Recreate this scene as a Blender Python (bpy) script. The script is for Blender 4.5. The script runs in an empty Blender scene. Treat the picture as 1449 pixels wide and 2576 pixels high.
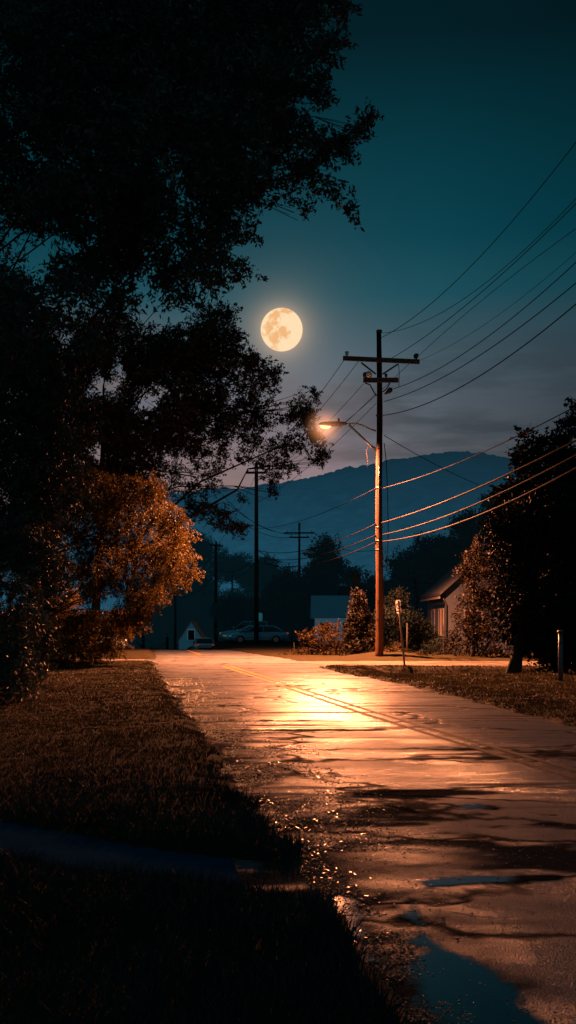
import bpy, math, random
import numpy as np
from mathutils import Vector

S = bpy.context.scene
COL = S.collection
R = np.random.default_rng(7)
rad = math.radians
F = 2576.0            # focal length in units of the measured photograph height
CAMZ = 1.6

def W(dx, dy, Y):
    """point at distance Y seen at (dx, dy) of the photograph (measured at 1449 x 2576)"""
    return ((dx - 724.5) / F * Y, Y, CAMZ + (1570 - dy) / F * Y)

# ------------------------------------------------------------------ node helpers
class NT:
    def __init__(s, tree):
        s.t = tree; s.n = tree.nodes; s.l = tree.links
    def new(s, typ, **kw):
        n = s.n.new(typ)
        for k, v in kw.items(): setattr(n, k, v)
        return n
    def set(s, sock, v):
        if hasattr(v, 'is_output') or isinstance(v, bpy.types.NodeSocket): s.l.new(v, sock)
        else: sock.default_value = v
    def math(s, op, a, b=None, c=None, clamp=False):
        n = s.new('ShaderNodeMath', operation=op, use_clamp=clamp)
        s.set(n.inputs[0], a)
        if b is not None: s.set(n.inputs[1], b)
        if c is not None: s.set(n.inputs[2], c)
        return n.outputs[0]
    def vmath(s, op, a, b=None):
        n = s.new('ShaderNodeVectorMath', operation=op)
        s.set(n.inputs[0], a)
        if b is not None: s.set(n.inputs[1], b)
        return n
    def ramp(s, fac, stops, interp='LINEAR'):
        n = s.new('ShaderNodeValToRGB'); cr = n.color_ramp; cr.interpolation = interp
        while len(cr.elements) < len(stops): cr.elements.new(0.5)
        for e, (p, c) in zip(cr.elements, stops):
            e.position = p; e.color = (c[0], c[1], c[2], 1) if hasattr(c, '__len__') else (c, c, c, 1)
        s.set(n.inputs[0], fac); return n.outputs[0]
    def mix(s, fac, a, b, blend='MIX'):
        n = s.new('ShaderNodeMix', data_type='RGBA', blend_type=blend)
        s.set(n.inputs[0], fac)
        s.set(n.inputs[6], a if not isinstance(a, tuple) else (*a, 1) if len(a) == 3 else a)
        s.set(n.inputs[7], b if not isinstance(b, tuple) else (*b, 1) if len(b) == 3 else b)
        return n.outputs[2]
    def noise(s, vec, scale, detail=4, rough=.55, dist=0):
        n = s.new('ShaderNodeTexNoise'); n.inputs['Scale'].default_value = scale
        n.inputs['Detail'].default_value = detail; n.inputs['Roughness'].default_value = rough
        n.inputs['Distortion'].default_value = dist
        if vec is not None: s.l.new(vec, n.inputs['Vector'])
        return n.outputs['Fac']
    def mapping(s, vec, scale=(1, 1, 1), rot=(0, 0, 0)):
        n = s.new('ShaderNodeMapping'); n.inputs['Scale'].default_value = scale
        n.inputs['Rotation'].default_value = rot
        s.l.new(vec, n.inputs['Vector']); return n.outputs[0]
    def bump(s, h, strength, dist):
        n = s.new('ShaderNodeBump'); s.set(n.inputs['Strength'], strength); s.set(n.inputs['Distance'], dist)
        s.l.new(h, n.inputs['Height']); return n.outputs[0]

def material(name):
    m = bpy.data.materials.new(name); m.use_nodes = True
    t = NT(m.node_tree)
    p = m.node_tree.nodes['Principled BSDF']
    return m, t, p

def simple(name, c1, c2=None, rough=.6, scale=8, stretch=(1, 1, 1), metallic=0, bump=0, bscale=40, spec=.5, emit=None, estr=0, rr=.1):
    m, t, p = material(name)
    co = t.new('ShaderNodeTexCoord').outputs['Object']
    c2 = c2 or tuple(x * .65 for x in c1)
    n = t.noise(t.mapping(co, stretch), scale)
    t.l.new(t.mix(t.math('MULTIPLY_ADD', n, 2.2, -.6, clamp=True), c1, c2), p.inputs['Base Color'])
    t.set(p.inputs['Roughness'], t.math('MULTIPLY_ADD', n, rr * 2, rough - rr, clamp=True))
    p.inputs['Metallic'].default_value = metallic
    p.inputs['Specular IOR Level'].default_value = spec
    if bump:
        t.l.new(t.bump(t.noise(t.mapping(co, stretch), bscale), bump, .02), p.inputs['Normal'])
    if emit:
        p.inputs['Emission Color'].default_value = (*emit, 1); p.inputs['Emission Strength'].default_value = estr
    return m

def leaf_mat(name, a, b, trans=.3, emit=None, estr=0, rough=.55, spec=.12, var=(.45, 1.25, .9)):
    m, t, p = material(name)
    g = t.new('ShaderNodeNewGeometry')
    col = t.mix(g.outputs['Random Per Island'], a, b)
    big = t.noise(t.new('ShaderNodeTexCoord').outputs['Object'], var[2], 3)
    col = t.mix(t.ramp(big, [(.3, var[0]), (.7, var[1])]), (0, 0, 0), col, 'MIX')
    t.l.new(col, p.inputs['Base Color']); p.inputs['Roughness'].default_value = rough
    p.inputs['Specular IOR Level'].default_value = spec
    tr = t.new('ShaderNodeBsdfTranslucent'); t.l.new(col, tr.inputs[0])
    mx = t.new('ShaderNodeMixShader'); mx.inputs[0].default_value = trans
    t.l.new(p.outputs[0], mx.inputs[1]); t.l.new(tr.outputs[0], mx.inputs[2])
    if emit:
        p.inputs['Emission Color'].default_value = (*emit, 1); p.inputs['Emission Strength'].default_value = estr
    t.l.new(mx.outputs[0], m.node_tree.nodes['Material Output'].inputs[0])
    return m

# ------------------------------------------------------------------ mesh helpers
def tag(o, label=None, cat=None, group=None, kind=None):
    if label: o['label'] = label
    if cat: o['category'] = cat
    if group: o['group'] = group
    if kind: o['kind'] = kind
    return o

def empty(name, loc, rz=0):
    o = bpy.data.objects.new(name, None); COL.objects.link(o)
    o.location = loc; o.rotation_euler = (0, 0, rz); o.empty_display_size = .2
    return o

def mesh_np(name, verts, faces_n, loops, mat, parent=None, smooth=False):
    """verts Nx3, faces_n: verts per face (int), loops MxK"""
    me = bpy.data.meshes.new(name)
    verts = np.asarray(verts, dtype=np.float32); loops = np.asarray(loops, dtype=np.int32)
    me.vertices.add(len(verts)); me.vertices.foreach_set('co', verts.ravel())
    me.loops.add(loops.size); me.loops.foreach_set('vertex_index', loops.ravel())
    me.polygons.add(len(loops))
    me.polygons.foreach_set('loop_start', np.arange(0, loops.size, faces_n, dtype=np.int32))
    me.update(calc_edges=True); me.validate()
    if smooth: me.polygons.foreach_set('use_smooth', np.ones(len(me.polygons), dtype=bool))
    me.materials.append(mat)
    o = bpy.data.objects.new(name, me); COL.objects.link(o)
    if parent: o.parent = parent
    return o

class MB:
    def __init__(s): s.v = []; s.f = []; s.sm = []
    def add(s, vs, fs, smooth=False):
        b = len(s.v); s.v += [tuple(v) for v in vs]
        s.f += [[b + i for i in f] for f in fs]; s.sm += [smooth] * len(fs); return s
    def box(s, x0, x1, y0, y1, z0, z1):
        return s.add([(x0,y0,z0),(x1,y0,z0),(x1,y1,z0),(x0,y1,z0),(x0,y0,z1),(x1,y0,z1),(x1,y1,z1),(x0,y1,z1)],
                     [(3,2,1,0),(4,5,6,7),(0,1,5,4),(1,2,6,5),(2,3,7,6),(3,0,4,7)])
    def bar(s, a, b, w, h):
        a = Vector(a); b = Vector(b); d = (b - a).normalized()
        up = Vector((0, 0, 1)) if abs(d.z) < .9 else Vector((0, 1, 0))
        sx = d.cross(up).normalized() * w / 2; sz = sx.cross(d).normalized() * h / 2
        vs = [p + i * sx + j * sz for p in (a, b) for i, j in ((-1,-1),(1,-1),(1,1),(-1,1))]
        return s.add(vs, [(0,1,2,3),(7,6,5,4),(0,4,5,1),(1,5,6,2),(2,6,7,3),(3,7,4,0)])
    def tube(s, pts, radii, seg=8, cap=True):
        pts = [Vector(p) for p in pts]
        if not hasattr(radii, '__len__'): radii = [radii] * len(pts)
        rings = []; prev = None
        for i, p in enumerate(pts):
            d = (pts[min(i + 1, len(pts) - 1)] - pts[max(i - 1, 0)]).normalized()
            if prev is None:
                u = d.cross(Vector((0, 0, 1)) if abs(d.z) < .9 else Vector((1, 0, 0))).normalized()
            else:
                u = (prev - d * prev.dot(d)).normalized()
            prev = u; w = d.cross(u)
            rings.append([p + (u * math.cos(2*math.pi*k/seg) + w * math.sin(2*math.pi*k/seg)) * radii[i] for k in range(seg)])
        vs = [v for r in rings for v in r]; fs = []
        for i in range(len(rings) - 1):
            for k in range(seg):
                fs.append((i*seg+k, i*seg+(k+1) % seg, (i+1)*seg+(k+1) % seg, (i+1)*seg+k))
        s.add(vs, fs, True)
        if cap:
            n = len(vs); b = len(s.v) - n
            s.f.append([b + k for k in reversed(range(seg))]); s.sm.append(False)
            s.f.append([b + n - seg + k for k in range(seg)]); s.sm.append(False)
        return s
    def loft(s, rings, cap=True, smooth=True):
        n = len(rings[0]); vs = [v for r in rings for v in r]; fs = []
        for i in range(len(rings) - 1):
            for k in range(n): fs.append((i*n+k, i*n+(k+1) % n, (i+1)*n+(k+1) % n, (i+1)*n+k))
        s.add(vs, fs, smooth)
        if cap:
            b = len(s.v) - len(vs)
            s.f.append([b + k for k in reversed(range(n))]); s.sm.append(False)
            s.f.append([b + len(vs) - n + k for k in range(n)]); s.sm.append(False)
        return s
    def ball(s, c, rx, ry, rz, nu=12, nv=8):
        rings = []
        for j in range(1, nv):
            t = math.pi * j / nv
            rings.append([(c[0]+rx*math.sin(t)*math.cos(2*math.pi*k/nu), c[1]+ry*math.sin(t)*math.sin(2*math.pi*k/nu), c[2]-rz*math.cos(t)) for k in range(nu)])
        return s.loft(rings)
    def build(s, name, mat, parent=None, bevel=0):
        me = bpy.data.meshes.new(name); me.from_pydata(s.v, [], s.f); me.update()
        for p, q in zip(me.polygons, s.sm): p.use_smooth = q
        me.materials.append(mat)
        o = bpy.data.objects.new(name, me); COL.objects.link(o)
        if parent: o.parent = parent
        if bevel:
            b = o.modifiers.new('bevel', 'BEVEL'); b.width = bevel; b.segments = 2; b.limit_method = 'ANGLE'
        return o

# numpy value noise / fbm in 2D
_perm = np.random.default_rng(3).random((256, 256))
def vnoise(x, y):
    xi = np.floor(x).astype(int); yi = np.floor(y).astype(int)
    fx = x - xi; fy = y - yi; fx = fx*fx*(3-2*fx); fy = fy*fy*(3-2*fy)
    g = lambda a, b: _perm[a % 256, b % 256]
    return (g(xi,yi)*(1-fx)+g(xi+1,yi)*fx)*(1-fy)+(g(xi,yi+1)*(1-fx)+g(xi+1,yi+1)*fx)*fy
def fbm(x, y, o=4):
    x = np.asarray(x, float); y = np.asarray(y, float)
    v = 0; a = .5; t = 0
    for i in range(o):
        v = v + a*vnoise(x*2**i+17.3*i, y*2**i+5.1*i); t += a; a *= .55
    return v/t
def sstep(a, b, x):
    t = np.clip((x-a)/(b-a), 0, 1); return t*t*(3-2*t)

# ------------------------------------------------------------------ terrain
_LY = [-30, 0, 34, 63, 80, 150, 400]; _LX = [6.1, 1.25, -4.3, -8.3, -11, -24, -70]
_RY = [-30, 0, 15, 20.6, 27.4, 34, 45, 63, 80, 150, 400]; _RX = [10.4, 6.45, 4.45, 3.8, 2.9, 1.5, .3, -3.8, -6.5, -18, -62]
edgeL = lambda Y: np.interp(Y, _LY, _LX)
edgeR = lambda Y: np.interp(Y, _RY, _RX)
PATH = np.array([(.95, 5.85), (-.1, 6.35), (-1.3, 7.0), (-2.5, 7.9), (-4.2, 9.4), (-7, 12.2), (-12, 17)])

def drop(x, Y):                       # the road dips away beyond its crest, the right hand lot stays level longer
    side = sstep(edgeR(Y) + .2, edgeR(Y) + 2.5, x)
    a = sstep(63, 150, Y) * 4.0 + sstep(62, 75, Y) * .25
    b = sstep(88, 170, Y) * 2.5
    return -(a * (1 - side) + b * side)

def path_dist(x, Y):
    d = np.full(np.shape(x), 1e9)
    for (ax, ay), (bx, by) in zip(PATH[:-1], PATH[1:]):
        ux, uy = bx-ax, by-ay; L = ux*ux+uy*uy
        t = np.clip(((x-ax)*ux+(Y-ay)*uy)/L, 0, 1)
        d = np.minimum(d, np.hypot(x-ax-t*ux, Y-ay-t*uy))
    return d

def inside_road(x, Y):                # >0 on paving
    ins = np.minimum(x-edgeL(Y), edgeR(Y)-x)
    sr = np.minimum(np.minimum(Y-37.6, 44.2-Y), x-0)
    sl = np.minimum(np.minimum(Y-43, 46.6-Y), -x-4)
    return np.maximum(np.maximum(ins, sr), sl)

def ground_h(x, Y):
    x = np.asarray(x, float); Y = np.asarray(Y, float)
    n = fbm(x*1.7, Y*1.7) - .5
    ins = inside_road(x, Y) + n*np.clip(Y/20, .25, .75) + (fbm(x*6+9, Y*6)-.5)*.25
    lawn = .07 + .10*(fbm(x*.35, Y*.35)-.4) + .03*n + .05*(fbm(x*5, Y*5+3)-.5)
    lawn = lawn - .38*sstep(31.5, 33.5, Y)*(1-sstep(36.3, 36.8, Y))*sstep(2.4, 4.2, x)         # roadside ditch
    lawn = lawn + .30*np.exp(-(((x-4.6)/1.6)**2+((Y-46.6)/1.2)**2))                            # mound at the pole
    lawn = lawn + .12*sstep(47, 49, Y)*sstep(-5, -7, x)*(1-sstep(55, 62, Y))
    m = sstep(-.35, .12, ins)
    h = lawn*(1-m) - .06*m
    pd = path_dist(x, Y)
    h = np.where(Y < 20, h*(sstep(.36, .6, pd)) + (-.03)*(1-sstep(.36, .6, pd)), h)
    far = sstep(150, 230, Y)
    return h + drop(x, Y)*(1-far) - 2.0*far*0 + far*(-3.5)

def grid(name, X, Yv, hf, mat, parent=None, attrs=None):
    nx, ny = X.shape
    z = hf(X, Yv)
    v = np.stack([X, Yv, z], -1).reshape(-1, 3)
    i = np.arange(nx*ny).reshape(nx, ny)
    f = np.stack([i[:-1, :-1], i[1:, :-1], i[1:, 1:], i[:-1, 1:]], -1).reshape(-1, 4)
    o = mesh_np(name, v, 4, f, mat, parent, True)
    for k, a in (attrs or {}).items():
        at = o.data.attributes.new(k, 'FLOAT', 'POINT'); at.data.foreach_set('value', a.astype(np.float32).ravel())
    return o

# --- materials of the setting
def soil_material():
    m, t, p = material('lawn_soil')
    co = t.new('ShaderNodeTexCoord').outputs['Object']
    a = t.noise(co, 1.3, 5); b = t.noise(co, 45, 4, .7)
    col = t.mix(a, (.030, .026, .010), (.060, .042, .015))
    col = t.mix(t.math('MULTIPLY_ADD', b, 2.4, -.7, clamp=True), col, (.012, .011, .006))
    t.l.new(col, p.inputs['Base Color']); p.inputs['Roughness'].default_value = .9
    p.inputs['Specular IOR Level'].default_value = .15
    t.l.new(t.bump(b, 1, .05), p.inputs['Normal'])
    return m
def road_material(name, base=.045, tint=(.93, .97, 1.03)):
    m, t, p = material(name)
    co = t.new('ShaderNodeTexCoord').outputs['Object']
    dark = t.new('ShaderNodeAttribute', attribute_name='dirt').outputs['Fac']
    wet = t.new('ShaderNodeAttribute', attribute_name='wet').outputs['Fac']
    g = t.noise(co, 55, 5, .75); big = t.noise(t.mapping(co, (.5, 1.4, 1)), 1.1, 5)
    vor = t.new('ShaderNodeTexVoronoi', feature='DISTANCE_TO_EDGE'); vor.inputs['Scale'].default_value = .42
    wob = t.new('ShaderNodeTexNoise'); wob.inputs['Scale'].default_value = 1.6; wob.inputs['Detail'].default_value = 5
    t.l.new(co, wob.inputs['Vector'])
    t.l.new(t.vmath('ADD', t.mapping(co, (.55, 1.2, 1)), t.vmath('SCALE', wob.outputs['Color']).outputs[0]).outputs[0], vor.inputs['Vector'])
    crack = t.ramp(vor.outputs[0], [(0, 1), (.016, .7), (.035, 0)])
    crack = t.math('MULTIPLY', crack, t.ramp(big, [(.30, .25), (.5, 1)]))
    c = t.mix(g, tuple(base*.55*k for k in tint), tuple(base*1.5*k for k in tint))
    c = t.mix(t.math('MULTIPLY', t.ramp(big, [(.35, 0), (.65, 1)]), .45), c, tuple(base*.5*k for k in tint))
    c = t.mix(t.math('MULTIPLY', crack, .85), c, (.006, .005, .004))
    dk = t.math('MULTIPLY', dark, t.ramp(g, [(.3, 1), (.75, .55)]))
    c = t.mix(dk, c, (.010, .0075, .005))
    t.l.new(c, p.inputs['Base Color'])
    ro = t.math('MULTIPLY_ADD', big, .14, .25)
    ro = t.math('ADD', ro, t.math('MULTIPLY', t.math('MINIMUM', wet, 1.0), -.07))
    ro = t.math('ADD', ro, t.math('MULTIPLY', t.math('MAXIMUM', t.math('SUBTRACT', wet, 1.0), 0.0), .38))
    ro = t.math('ADD', ro, t.math('MULTIPLY', dark, .28))
    ro = t.math('ADD', ro, t.math('MULTIPLY', crack, .25), clamp=True)
    t.l.new(ro, p.inputs['Roughness'])
    t.l.new(t.math('MULTIPLY_ADD', t.math('MAXIMUM', dark, crack), -.30, .45), p.inputs['Specular IOR Level'])
    g2 = t.noise(co, 130, 3, .7)
    vg = t.new('ShaderNodeTexVoronoi'); vg.inputs['Scale'].default_value = 85; t.l.new(co, vg.inputs['Vector'])
    h = t.math('ADD', g, t.math('MULTIPLY', g2, .8)); h = t.math('SUBTRACT', h, t.math('MULTIPLY', vg.outputs['Distance'], 1.1))
    st = t.math('MULTIPLY_ADD', wet, -.25, .75)
    sp_ = t.new('ShaderNodeSeparateXYZ'); t.l.new(co, sp_.inputs[0])
    worn = t.math('MULTIPLY_ADD', sp_.outputs['Y'], -1/11, 18/11, clamp=True)      # polished smoother towards the junction
    b1 = t.bump(h, t.math('MULTIPLY', t.math('MAXIMUM', st, .3), t.math('MULTIPLY_ADD', worn, .82, .18)), .019)
    n2 = t.new('ShaderNodeBump'); n2.inputs['Strength'].default_value = .35; n2.inputs['Distance'].default_value = .03
    t.l.new(t.math('SUBTRACT', t.noise(t.mapping(co, (.6, 2.0, 1)), 2.2, 4), crack), n2.inputs['Height']); t.l.new(b1, n2.inputs['Normal'])
    t.l.new(n2.outputs[0], p.inputs['Normal'])
    df = t.new('ShaderNodeBsdfDiffuse'); t.l.new(c, df.inputs[0]); t.l.new(b1, df.inputs['Normal'])
    f = t.math('MULTIPLY_ADD', wet, .43, .12)
    f = t.math('ADD', f, t.math('MULTIPLY', t.ramp(big, [(.35, 0), (.62, 1)]), .16))
    f = t.math('ADD', f, t.math('MULTIPLY', t.ramp(g, [(.35, 0), (.7, 1)]), .14))
    f = t.math('MULTIPLY', f, t.math('MULTIPLY_ADD', t.math('MAXIMUM', dark, crack), -.92, 1.0), clamp=True)
    mx = t.new('ShaderNodeMixShader'); t.l.new(f, mx.inputs[0]); t.l.new(df.outputs[0], mx.inputs[1]); t.l.new(p.outputs[0], mx.inputs[2])
    t.l.new(mx.outputs[0], m.node_tree.nodes['Material Output'].inputs[0])
    return m

M = {}
M['soil'] = soil_material()
M['asphalt'] = road_material('wet_asphalt', .14)
M['side'] = road_material('side_asphalt', .15, (1, .9, .8))
M['concrete'] = simple('path_concrete', (.020, .055, .10), (.012, .034, .066), .9, 3, spec=0, bump=.4, bscale=60)

# ground sheet: fine near, coarse far
xs = np.concatenate([np.linspace(-900, -60, 24), np.linspace(-56, -14, 22), np.arange(-13, 13.01, .2), np.linspace(14, 56, 22), np.linspace(60, 900, 24)])
ys = np.concatenate([np.linspace(-40, 2.5, 16), np.arange(2.8, 14, .1), np.arange(14, 50, .2), np.arange(50, 90, .8), np.linspace(92, 240, 34), np.linspace(250, 1600, 24)])
GX, GY = np.meshgrid(xs, ys, indexing='ij')
tag(grid('ground', GX, GY, ground_h, M['soil']), kind='structure')

# road sheet with wet / dirt attributes
ry = np.concatenate([np.linspace(-25, 2.5, 14), 2.6*np.exp(np.linspace(0, math.log(66/2.6), 460)), np.linspace(67, 150, 40)])
tx = np.linspace(0, 1, 90)
TX, RY = np.meshgrid(tx, ry, indexing='ij')
RX = (edgeL(RY)-.5)*(1-TX) + (edgeR(RY)+.5)*TX
def road_h(x, Y): return -( sstep(63, 150, Y)*4.0 + sstep(62, 75, Y)*.25) + .006
dL = RX-edgeL(RY)
streak = fbm(RX*.45+3, RY*2.6, 5)
str2 = fbm(RX*.3+31, RY*5.5, 4)
blot = fbm(RX*1.3+50, RY*2.2, 5)
dirt = sstep(.60, .74, streak)*.8*sstep(5, 9, RY) + sstep(.62, .76, str2)*.6*sstep(9, 14, RY)
edge_d = sstep(.8, .05, dL + (blot-.5)*1.5)*sstep(.38, .6, fbm(RX*4, RY*5+8, 4) + .12)
dirt = np.maximum(dirt, edge_d*(1-.5*sstep(24, 40, RY)))
def patch(cx, cy, sx, sy, th=.5):
    q = np.exp(-((RX-cx)/sx)**2-((RY-cy)/sy)**2)
    return sstep(th-.13, th+.13, q*.75 + (fbm(RX*2.4+7, RY*5.5+2, 5)-.5)*1.1)
for a in ((1.4, 7.2, 1.3, .6), (2.6, 6.75, 1.7, .35), (.75, 8.4, .7, .8), (1.2, 9.6, 1.1, .35), (3.4, 5.55, 1.1, .35), (2.4, 8.05, 1.3, .16),
          (1.6, 12.2, 1.5, .3), (2.2, 13.1, .7, .25), (-.3, 15.4, 2.6, .22), (-2.5, 24, .8, .6), (-2.9, 27, .7, .7), (-1.5, 20, .7, .4)):
    dirt = np.maximum(dirt, patch(*a))
wet = sstep(.40, .62, fbm(RX*.5+11, RY*1.3+4, 4)) * .9
glitter_near = 1.7*np.exp(-((RX-.85)/.5)**2)*sstep(8.8, 6.8, RY)*sstep(.30, .55, fbm(RX*2.2, RY*4, 4))  # extra gloss placed for lamp glitter along the near edge
dirt *= 1-.75*np.exp(-((RX-.85)/.45)**2)*sstep(7.6, 6.9, RY)*sstep(.35, .55, fbm(RX*3, RY*6))
wet = np.maximum(wet, .9*np.exp(-((RY-25)/9)**2-((RX-(.75-.02*(RY-25)))/1.9)**2)*(.1+1.4*sstep(.3, .62, fbm(RX*.5, RY*1.9, 4))))  # pool of gloss shaped to strengthen the lamp's highlight
wet = np.clip(wet*sstep(.2, 1.0, dL)*(1-dirt), 0, 1)
wet = np.maximum(wet, glitter_near*sstep(-.05, .2, dL)*(1-dirt*.6))
tag(grid('road', RX, RY, road_h, M['asphalt'], attrs={'dirt': np.clip(dirt, 0, 1), 'wet': np.clip(wet, 0, 2)}), kind='structure')

def side_sheet(name, x0, x1, y0, y1):
    X, Y_ = np.meshgrid(np.linspace(x0, x1, 60), np.linspace(y0, y1, 30), indexing='ij')
    tag(grid(name, X, Y_, lambda x, y: np.full(np.shape(x), .001), M['side'], attrs={'dirt': sstep(.55, .75, fbm(X*1.1, Y_*3)), 'wet': fbm(X, Y_*2)*.4}), kind='structure')
side_sheet('side_street', -1.0, 40, 37.0, 44.8)
side_sheet('side_lane', -40, -4, 42.4, 47.2)

# footpath strip
pv = []
for i, (x, y) in enumerate(PATH):
    d = PATH[min(i+1, len(PATH)-1)] - PATH[max(i-1, 0)]; d = d/np.hypot(*d); nrm = np.array([-d[1], d[0]])
    pv.append([(*(np.array([x, y])+nrm*.52), .001), (*(np.array([x, y])-nrm*.52), .001)])
mb = MB(); mb.add([p for q in pv for p in q], [(2*i, 2*i+1, 2*i+3, 2*i+2) for i in range(len(pv)-1)])
tag(mb.build('footpath', M['concrete']), kind='structure')

# double centre line: worn paint, darker towards the near end, one marking object
def marking_mat():
    m, t, p = material('worn_yellow_paint')
    co = t.new('ShaderNodeTexCoord').outputs['Object']
    w = t.noise(t.mapping(co, (3, .8, 1)), 5, 5, .7)
    sep = t.new('ShaderNodeSeparateXYZ'); t.l.new(co, sep.inputs[0])
    nearf = t.math('MULTIPLY_ADD', sep.outputs['Y'], 1/13, -13/13, clamp=True)
    k = t.math('ADD', t.math('MULTIPLY', w, 1.3), t.math('MULTIPLY_ADD', nearf, .85, -.95), clamp=True)
    t.l.new(t.mix(k, (.014, .009, .006), (.62, .36, .03)), p.inputs['Base Color'])
    t.set(p.inputs['Roughness'], .75); p.inputs['Specular IOR Level'].default_value = .12
    t.l.new(t.bump(t.noise(co, 70), .5, .01), p.inputs['Normal'])
    return m
M['paint'] = marking_mat()
cY = np.array([5, 8, 10.85, 14, 18.3, 24, 30, 37.4, 40]); cX = np.array([4.1, 3.58, 3.05, 2.35, 1.46, .4, -.68, -2.1, -2.6])
for off in (-.14, .14):
    yy = np.linspace(6, 38.5, 140); cx = np.interp(yy, cY, cX) + off
    w = .055*(1+.5*(fbm(yy*2+off*50, yy*0+2)-.5))
    mb = MB(); vs = []
    for x, y, q in zip(cx, yy, w): vs += [(x-q, y, .011), (x+q, y, .011)]
    mb.add(vs, [(2*i, 2*i+1, 2*i+3, 2*i+2) for i in range(len(yy)-1)])
    tag(mb.build('centre_line', M['paint']), kind='structure')
mb = MB(); vs = []
for y in np.linspace(53, 62, 10): x = np.interp(y, [53, 62], [-4.5, -6.1]); vs += [(x-.09, y, .011), (x+.09, y, .011)]
mb.add(vs, [(2*i, 2*i+1, 2*i+3, 2*i+2) for i in range(9)]); tag(mb.build('centre_line', M['paint']), kind='structure')

# puddles lying on the asphalt
def water_mat():
    m, t, p = material('puddle_water')
    co = t.new('ShaderNodeTexCoord').outputs['Object']
    t.l.new(t.mix(t.noise(co, 3), (.006, .007, .007), (.012, .011, .009)), p.inputs['Base Color'])
    p.inputs['Roughness'].default_value = .075; p.inputs['IOR'].default_value = 1.45
    p.inputs['Specular IOR Level'].default_value = .8
    return m
M['water'] = water_mat()
def gpt(dx, dy):
    Y = CAMZ*F/(dy-1570); return ((dx-724.5)/F*Y, Y)
def puddle(name, pts, soft=.10, rag=.5, z=.0115, step=.018):
    """thin sheet of standing water, its film thinning out raggedly at the rim"""
    P = np.array([gpt(*p) for p in pts]); lo = P.min(0)-.12; hi = P.max(0)+.12
    gx = np.arange(lo[0], hi[0], step); gy = np.arange(lo[1], hi[1], step)
    X, Y_ = np.meshgrid(gx, gy, indexing='ij'); d = np.full(X.shape, 1e9); ins = np.zeros(X.shape, bool)
    for a, b in zip(P, np.roll(P, -1, 0)):
        u = b-a; t = np.clip(((X-a[0])*u[0]+(Y_-a[1])*u[1])/(u@u), 0, 1); d = np.minimum(d, np.hypot(X-a[0]-t*u[0], Y_-a[1]-t*u[1]))
        if a[1] != b[1]: ins ^= ((a[1] > Y_) != (b[1] > Y_)) & (X < (b[0]-a[0])*(Y_-a[1])/(b[1]-a[1])+a[0])
    dep = np.where(ins, d, -d)/soft + (fbm(X*5, Y_*7, 5)-.5)*rag*4 + (fbm(X*26, Y_*30, 2)-.5)*rag
    dep = np.clip(dep*.9+.35, 0, 1)
    v = np.stack([X, Y_, np.full(X.shape, z)], -1).reshape(-1, 3); I = np.arange(X.size).reshape(X.shape)
    q = np.stack([I[:-1, :-1], I[1:, :-1], I[1:, 1:], I[:-1, 1:]], -1).reshape(-1, 4)
    q = q[dep.ravel()[q].max(1) > .02]; used = np.unique(q); mp = np.zeros(X.size, int); mp[used] = np.arange(len(used))
    o = mesh_np(name, v[used], 4, mp[q], M['water'])
    at = o.data.attributes.new('depth', 'FLOAT', 'POINT'); at.data.foreach_set('value', dep.ravel()[used].astype(np.float32))
    tag(o, kind='structure'); return o
wt_ = NT(M['water'].node_tree); tp_ = wt_.new('ShaderNodeBsdfTransparent'); mw_ = wt_.new('ShaderNodeMixShader')
wt_.l.new(wt_.ramp(wt_.new('ShaderNodeAttribute', attribute_name='depth').outputs['Fac'], [(.1, 0), (.75, 1)]), mw_.inputs[0])
wt_.l.new(tp_.outputs[0], mw_.inputs[1]); wt_.l.new(M['water'].node_tree.nodes['Principled BSDF'].outputs[0], mw_.inputs[2]); wt_.l.new(mw_.outputs[0], M['water'].node_tree.nodes['Material Output'].inputs[0])
puddle('puddle', [(1045,2285),(1060,2320),(1085,2360),(1150,2395),(1215,2445),(1275,2490),(1330,2560),(1400,2640),(1200,2700),(1100,2600),(1060,2540),(1035,2480),(1030,2440),(1048,2390),(1035,2340),(1022,2300)])
puddle('puddle', [(1052,2222),(1180,2208),(1300,2203),(1400,2205),(1440,2212),(1300,2221),(1180,2228),(1080,2236)], .07, .5)
puddle('puddle', [(1130,2026),(1200,2023),(1265,2028),(1250,2038),(1170,2040)], .12, .5)
puddle('puddle', [(850,2262),(880,2268),(900,2310),(920,2370),(950,2425),(925,2432),(890,2375),(862,2310)], .08, .6)

# ------------------------------------------------------------------ grass, litter
M['grass'] = leaf_mat('grass_blades', (.018, .017, .008), (.056, .042, .016), .30, var=(.1, 1.7, .7))
M['grass_near'] = leaf_mat('near_grass_blades', (.016, .024, .024), (.038, .048, .046), .02, spec=.05)  # darker bluish copy of the blades stands in for lamplight falling off
def blades(name, pts, h, w, label, cat, mat='grass'):
    n = len(pts); a = R.random(n)*2*math.pi; lean = R.normal(0, .45, (n, 2))*h[:, None]
    z0 = ground_h(pts[:, 0], pts[:, 1]) - .01
    dx = np.cos(a)*w; dy = np.sin(a)*w
    v = np.zeros((n, 3, 3))
    v[:, 0] = np.stack([pts[:, 0]-dx, pts[:, 1]-dy, z0], -1)
    v[:, 1] = np.stack([pts[:, 0]+dx, pts[:, 1]+dy, z0], -1)
    v[:, 2] = np.stack([pts[:, 0]+lean[:, 0], pts[:, 1]+lean[:, 1], z0+h], -1)
    o = mesh_np(name, v.reshape(-1, 3), 3, np.arange(3*n).reshape(-1, 3), M[mat])
    return tag(o, label, cat, kind='stuff')
def scatter(n, x0, x1, y0, y1, keep):
    y = y0*np.exp(R.random(n)*math.log(y1/y0)); x = x0+(x1-x0)*R.random(n)
    k = keep(x, y); return np.stack([x[k], y[k]], -1)
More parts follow.
